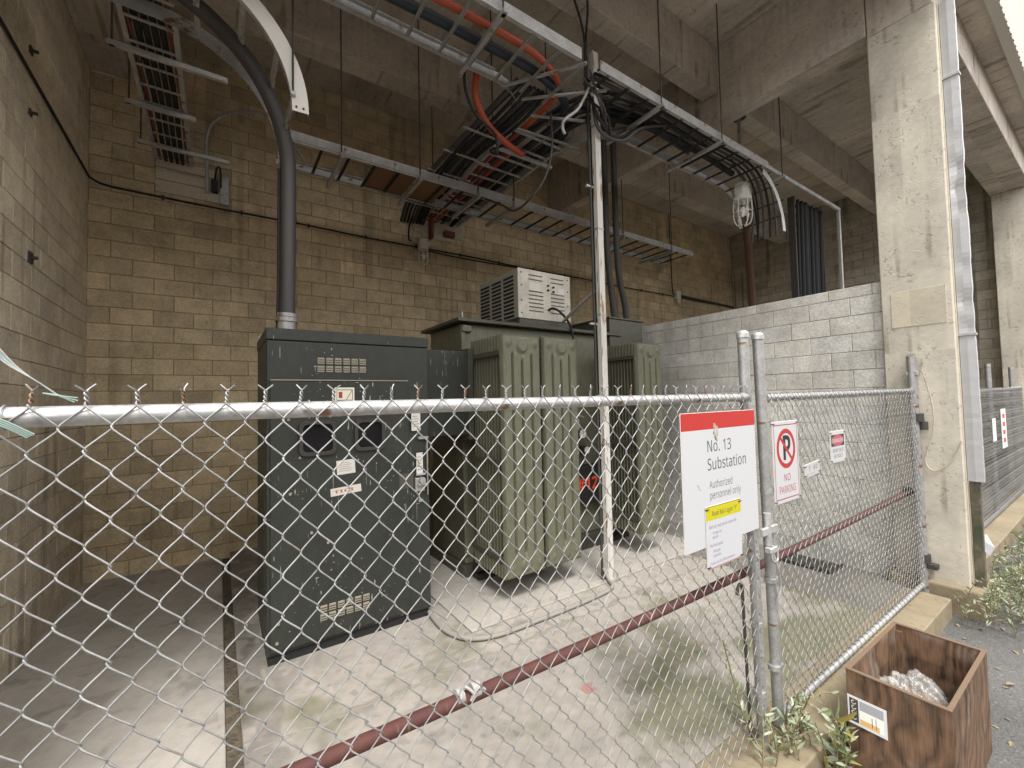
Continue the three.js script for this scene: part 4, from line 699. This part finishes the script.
// ---------------------------------------------------------------- things on the slab
{ const h = thing('floor_conduit', 'grey flexible conduit curving over the slab from the cabinet to the white post', 'conduit'); obj('hose', tube([V(1.61, .185, -2.62), V(1.57, .185, -2.3), V(1.58, .185, -2.05), V(1.68, .185, -1.86), V(1.9, .185, -1.77), V(2.3, .185, -1.76), V(2.9, .185, -1.77), V(3.28, .185, -1.82), V(3.38, .2, -1.95), V(3.38, .3, -2.02)], .019, 80, 10), std({ color: lin(.30, .28, .25), roughness: .85 }), h); }
{
  const p = thing('concrete_pad', 'low concrete pad under the transformer with a chipped front edge', 'pad');
  obj('pad', B(1.75, 5.2, .161, .178, -4.1, -1.96, .006), M.sidefloor, p);
}
{ // raised seam of crumbled grout along the slab
  const r = rngOf(15), L = []; for (let x = .2; x < 4.7; x += .05 + r() * .06) { const w = .03 + r() * .06; const g = new THREE.IcosahedronGeometry(1, 0); g.scale(w, .004 + r() * .006, .008 + r() * .014); g.rotateY(r() - .5); g.translate(x, .161, -1.62 + (r() - .5) * .04); L.push(uvBox(g)); }
  const o = obj('grout_seam', L, std({ color: lin(.27, .245, .205), roughness: 1 })); o.userData.kind = 'stuff'; o.userData.label = 'crumbled raised grout seam along the slab'; o.userData.category = 'grout';
}
tag(obj('paper_scrap', [B(2.0, 2.09, .161, .163, -.94, -.86), B(2.03, 2.06, .1632, .1645, -.92, -.88)], std({ color: lin(.42, .22, .2), roughness: .8 })), 'small red and white paper scrap on the slab behind the fence', 'litter');
tag(obj('floor_slot', [B(5.48, 5.82, .146, .152, -1.16, -.73), B(5.46, 5.83, .146, .176, -1.22, -1.17, .005), B(5.46, 5.83, .146, .17, -.72, -.68, .005), B(5.44, 5.47, .146, .185, -1.22, -.68, .004)], M.steelDark), 'dark plates standing in for the dark slot at the foot of the low pale wall', 'dark slot');  // flat dark plates instead of a recess; the slot's darkness is in the colour

// ---------------------------------------------------------------- wire snags on the rail at the left
{
  const t = thing('torn_strap', 'frayed pale green strap tied to the fence rail beside the side wall', 'strap'); const gm = std({ color: lin(.22, .29, .26), roughness: .7 }), r = rngOf(6);
  for (let k = 0; k < 5; k++) obj('strand', tube([V(-.262, 2.125, .04), V(-.285 - .004 * k, 2.145 + .004 * k, .038), V(-.325 - .005 * k, 2.185 + .003 * k, .034), V(-.36 - .006 * k, 2.235 + .004 * k, .03)], .0013, 16, 5), k % 2 ? gm : M.galvDull, t);
  for (let k = 0; k < 4; k++) obj('strand', tube([V(-.29, 2.135, .04), V(-.27 + r() * .01, 2.13, .045), V(-.25 + r() * .012, 2.115 + r() * .01, .045)], .0018, 12, 5), gm, t);
  for (let k = 0; k < 4; k++) obj('strand', tube([V(-.375, 2.085 + .005 * k, .045), V(-.34, 2.072 + .004 * k, .05), V(-.308 + .003 * k, 2.048 + .002 * k, .046)], .0022, 14, 5), gm, t);
}

// ---------------------------------------------------------------- plywood box with plastic
{
  const b = thing('plywood_box', 'open dark stained plywood box on the road beside the kerb, holding crumpled plastic', 'box');
  const x0 = 2.885, x1 = 3.715, z0 = .282, z1 = .702, h = .565, t = .019;
  obj('side', B(x0, x0 + t, .0, h, z0, z1, .002), M.wood, b); obj('side', B(x1 - t, x1, .0, h, z0, z1, .002), M.woodB, b);
  obj('side', B(x0 + t + .001, x1 - t - .001, .0, h - .001, z0, z0 + t, .002), M.woodB, b); obj('side', B(x0 + t + .001, x1 - t - .001, .0, h - .001, z1 - t, z1, .002), M.wood, b);
  obj('bottom', B(x0 + t + .001, x1 - t - .001, .02, .04, z0 + t + .001, z1 - t - .001), M.wood, b);
  obj('cleat', B(x1 - t - .03, x1 - t - .001, .05, h - .03, z0 + t + .001, z0 + t + .03), M.wood, b); obj('cleat', B(x0 + t + .03, x1 - t - .03, h - .10, h - .05, z1 - t - .02, z1 - t - .001), M.woodEdge, b);
  for (const [a, c, e, f] of [[x0 - .002, x0 + t + .002, z0 - .001, z1 + .001], [x1 - t - .002, x1 + .002, z0 - .001, z1 + .001], [x0 + t + .003, x1 - t - .003, z0 - .001, z0 + t + .001], [x0 + t + .003, x1 - t - .003, z1 - t - .001, z1 + .001]]) obj('rim', B(a, c, h, h + .008, e, f, .002), M.woodEdge, b);
  const lb = obj('sticker', B(-.085, .085, -.075, .075, 0, .002), M.paper, b); lb.position.set(x0 - .0025, .36, .37); lb.rotation.set(0, -Math.PI / 2, 0); lb.rotation.z = 0;
  const pr = obj('sticker_print', new THREE.PlaneGeometry(.165, .145), std({ map: canvasTex(256, 224, (g, w, h2) => { g.fillStyle = '#dedfe2'; g.fillRect(0, 0, w, h2); g.fillStyle = '#4b443f'; g.fillRect(10, 14, 62, 190); g.fillStyle = '#a7a9ae'; g.fillRect(80, 14, 160, 74); g.fillStyle = '#f4f2ec'; g.fillRect(80, 90, 160, 114); g.fillStyle = '#e3b878'; g.fillRect(80, 160, 130, 44); g.strokeStyle = '#d8d2c8'; g.lineWidth = 7; for (let i = 0; i < 4; i++) { g.beginPath(); g.arc(40, 44 + i * 42, 14, 0, 5); g.stroke(); } g.fillStyle = '#55565a'; g.fillRect(160, 110, 5, 80); g.fillRect(186, 100, 4, 90); }), roughness: .5 }), b); pr.position.set(x0 - .006, .36, .37); pr.rotation.y = -Math.PI / 2;
}
{ // crumpled plastic
  const r = rngOf(33), g = new THREE.SphereGeometry(1, 90, 60), p = g.attributes.position, v = V();
  for (let i = 0; i < p.count; i++) { v.fromBufferAttribute(p, i); const a = Math.atan2(v.z, v.x) * 2.2, n = Math.abs(vn(v.x * 3 + 9, v.y * 3 + v.z * 4 + 3) - .5) * 2, n2 = Math.abs(vn(v.x * 7 + 30, v.z * 7 + v.y * 6 + 3) - .5) + .5 * Math.abs(vn(v.x * 15 + 60, v.z * 13 - v.y * 12) - .5); const k = .8 + .35 * n + .25 * n2 + .05 * Math.sin(a); v.multiplyScalar(k); p.setXYZ(i, v.x * .19, Math.max(-.10, v.y * .15), v.z * .14); } void r;
  g.translate(3.30, .31, .47); g.computeVertexNormals(); const q = g;
  const o = thing('crumpled_plastic', 'crumpled translucent plastic sheet lying inside the plywood box', 'plastic sheet'); obj('sheet', q, new THREE.MeshPhysicalMaterial({ color: lin(.95, .94, .92), roughness: .12, transmission: .82, thickness: 0, clearcoat: .6 }), o); obj('filler', B(2.92, 3.68, .041, .20, .31, .675, .01), M.woodEdge, o);
}

// ---------------------------------------------------------------- plants
function leafGeo(L, W) {          // folded lance leaf along +y
  const y = [0, .25, .55, .82, 1], w = [.08, .8, 1, .55, 0], P = [], tri = (a, b, c) => P.push(...a, ...b, ...c);
  for (let i = 0; i < 4; i++) for (const s of [-1, 1]) { const z0 = -.35 * W * (y[i] ** 2) * 2, z1 = -.35 * W * (y[i + 1] ** 2) * 2, a = [0, y[i] * L, z0], b = [s * w[i] * W / 2, y[i] * L, z0 + .18 * W * w[i]], c = [s * w[i + 1] * W / 2, y[i + 1] * L, z1 + .18 * W * w[i + 1]], d = [0, y[i + 1] * L, z1]; tri(a, b, c); tri(a, c, d); }
  const g = new THREE.BufferGeometry(); g.setAttribute('position', new THREE.Float32BufferAttribute(P, 3)); g.computeVertexNormals(); g.setAttribute('uv', new THREE.Float32BufferAttribute(new Float32Array(P.length / 3 * 2), 2)); return g;
}
const leafMat = (r, g, b) => new THREE.MeshPhysicalMaterial({ color: lin(r, g, b), roughness: .65, transmission: .25, thickness: 0, side: THREE.DoubleSide });
const LM = { sage: leafMat(.34, .38, .24), pale: leafMat(.46, .50, .36), green: leafMat(.17, .21, .08), deep: leafMat(.09, .12, .045), yellow: leafMat(.42, .36, .08), dry: leafMat(.30, .22, .11) };
const stemMat = std({ color: lin(.22, .17, .09), roughness: .9 });
const X = V(), q1 = new THREE.Quaternion(), M4 = new THREE.Matrix4();
function plant(name, label, stems, o) {
  const t = thing(name, label, 'plant'), r = rngOf(o.seed), st = [], lv = {};
  for (const s of stems) {
    const c = new THREE.CatmullRomCurve3(s.pts); st.push(new THREE.TubeGeometry(c, 14, s.r ?? .0035, 5));
    const n = s.n ?? 14; for (let i = 0; i < n; i++) for (const sd of [0, Math.PI]) {
      const tt = .12 + .88 * i / n + r() * .03, p = c.getPoint(Math.min(1, tt)), tan = c.getTangent(Math.min(1, tt)), L = (s.L ?? .05) * (.6 + .7 * r()) * (1.1 - .45 * tt);
      X.set(r() - .5, .3 + r() * .5, r() - .5).normalize(); const out = new THREE.Vector3().crossVectors(tan, X).normalize().applyAxisAngle(tan, sd + i * 1.57 + r()); out.addScaledVector(tan, .5).add(V(0, .15, 0)).normalize();
      q1.setFromUnitVectors(V(0, 1, 0), out); q1.multiply(new THREE.Quaternion().setFromAxisAngle(V(0, 1, 0), r() * 6.28)); M4.compose(p, q1, V(1, 1, 1));
      const g = leafGeo(L, L * (s.W ?? .3)); g.applyMatrix4(M4); const k = o.mats[(r() * o.mats.length) | 0]; (lv[k] ??= []).push(g);
    }
  }
  obj('stems', st, stemMat, t); for (const k of Object.keys(lv)) obj('foliage', lv[k], LM[k], t); return t;
}
{
  const r = rngOf(70), S = [];
  for (let i = 0; i < 15; i++) { const bx = 2.30 + r() * .42, bz = .06 + r() * .12, h = .10 + r() * .2, dx = (r() - .4) * .2, dz = (r() - .3) * .14; S.push({ pts: [V(bx, .165, bz), V(bx + dx * .4, .17 + h * .6, bz + dz * .4), V(bx + dx, .17 + h, bz + dz)], n: 7, L: .065, W: .24 }); }
  S.push({ pts: [V(2.4, .17, .05), V(2.2, .5, .06), V(2.13, .72, .05), V(2.08, .88, .045)], n: 14, L: .05, W: .3 });
  plant('weed_plant', 'sage green leafy weed growing at the foot of the double gate posts', S, { seed: 71, mats: ['sage', 'sage', 'pale', 'green'] });
  const S2 = []; for (let i = 0; i < 9; i++) { const bx = 2.66 + r() * .16, bz = .24 + r() * .1, h = .14 + r() * .3, dx = (r() - .5) * .16, dz = (r() - .4) * .12; S2.push({ pts: [V(bx, .0, bz), V(bx + dx * .4, h * .6, bz + dz * .4), V(bx + dx, h, bz + dz)], n: 7, L: .09, W: .22 }); }
  S2.push({ pts: [V(2.72, .02, .27), V(2.73, .3, .28), V(2.70, .44, .26)], n: 5, L: .15, W: .26, });
  plant('weed_plant', 'bright leafy weed with a yellow leaf growing against the plywood box', S2, { seed: 72, mats: ['sage', 'pale', 'green', 'green', 'pale', 'yellow'] });
  const S4 = [{ pts: [V(2.45, .19, .1), V(2.62, .36, .16), V(2.74, .44, .2), V(2.86, .42, .24)], n: 8, L: .05, W: .3, r: .004 }, { pts: [V(2.5, .18, .12), V(2.6, .3, .2), V(2.66, .25, .24)], n: 6, L: .05, W: .3 }];
  plant('trailing_weed', 'thin arching weed stem over the kerb between the gate post and the box', S4, { seed: 74, mats: ['sage', 'pale'] });
  const S3 = []; for (let i = 0; i < 150; i++) { const bx = 5.45 + r() * 2.6, bz = .27 + r() * .35 + .1 * (bx - 5.4) * r(), h = .14 + r() * .34, dx = (r() - .5) * .4, dz = (r() - .25) * .35; S3.push({ pts: [V(bx, .0, bz), V(bx + dx * .3, h * .7, bz + dz * .3), V(bx + dx, h * (.8 + .3 * r()), bz + dz)], n: 8, L: .055, W: .28, r: .0022 }); }
  plant('weed_bush', 'straggly green weeds growing at the base of the concrete column', S3, { seed: 75, mats: ['sage', 'green', 'green', 'pale', 'pale', 'sage'] });
  const S5 = []; for (let i = 0; i < 60; i++) { const bx = 7.8 + r() * 4, bz = .26 + r() * .4, h = .12 + r() * .3, dx = (r() - .5) * .3, dz = (r() - .3) * .3; S5.push({ pts: [V(bx, 0, bz), V(bx + dx * .3, h * .7, bz + dz * .3), V(bx + dx, h, bz + dz)], n: 6, L: .08, W: .34 }); }
  plant('weed_bush', 'weeds along the kerb below the far chain-link fence', S5, { seed: 76, mats: ['sage', 'green', 'pale', 'dry'] });
}
{ // leaf litter on the road and kerb
  const r = rngOf(81), L = []; for (let i = 0; i < 60; i++) { const x = 2.6 + r() * 4.2, z = .23 + Math.abs(r() + r() - 1) * 1.2, g = leafGeo(.03 + r() * .04, .014 + r() * .02); g.rotateX(-1.5 + (r() - .5) * .5); g.rotateY(r() * 6.3); g.translate(x, .006 + r() * .008, z); L.push(g); }
  const o = obj('leaf_litter', L, LM.dry); o.userData.kind = 'stuff'; o.userData.label = 'dry leaf litter scattered over the asphalt near the box'; o.userData.category = 'leaves';
}

renderer.render(scene, camera);
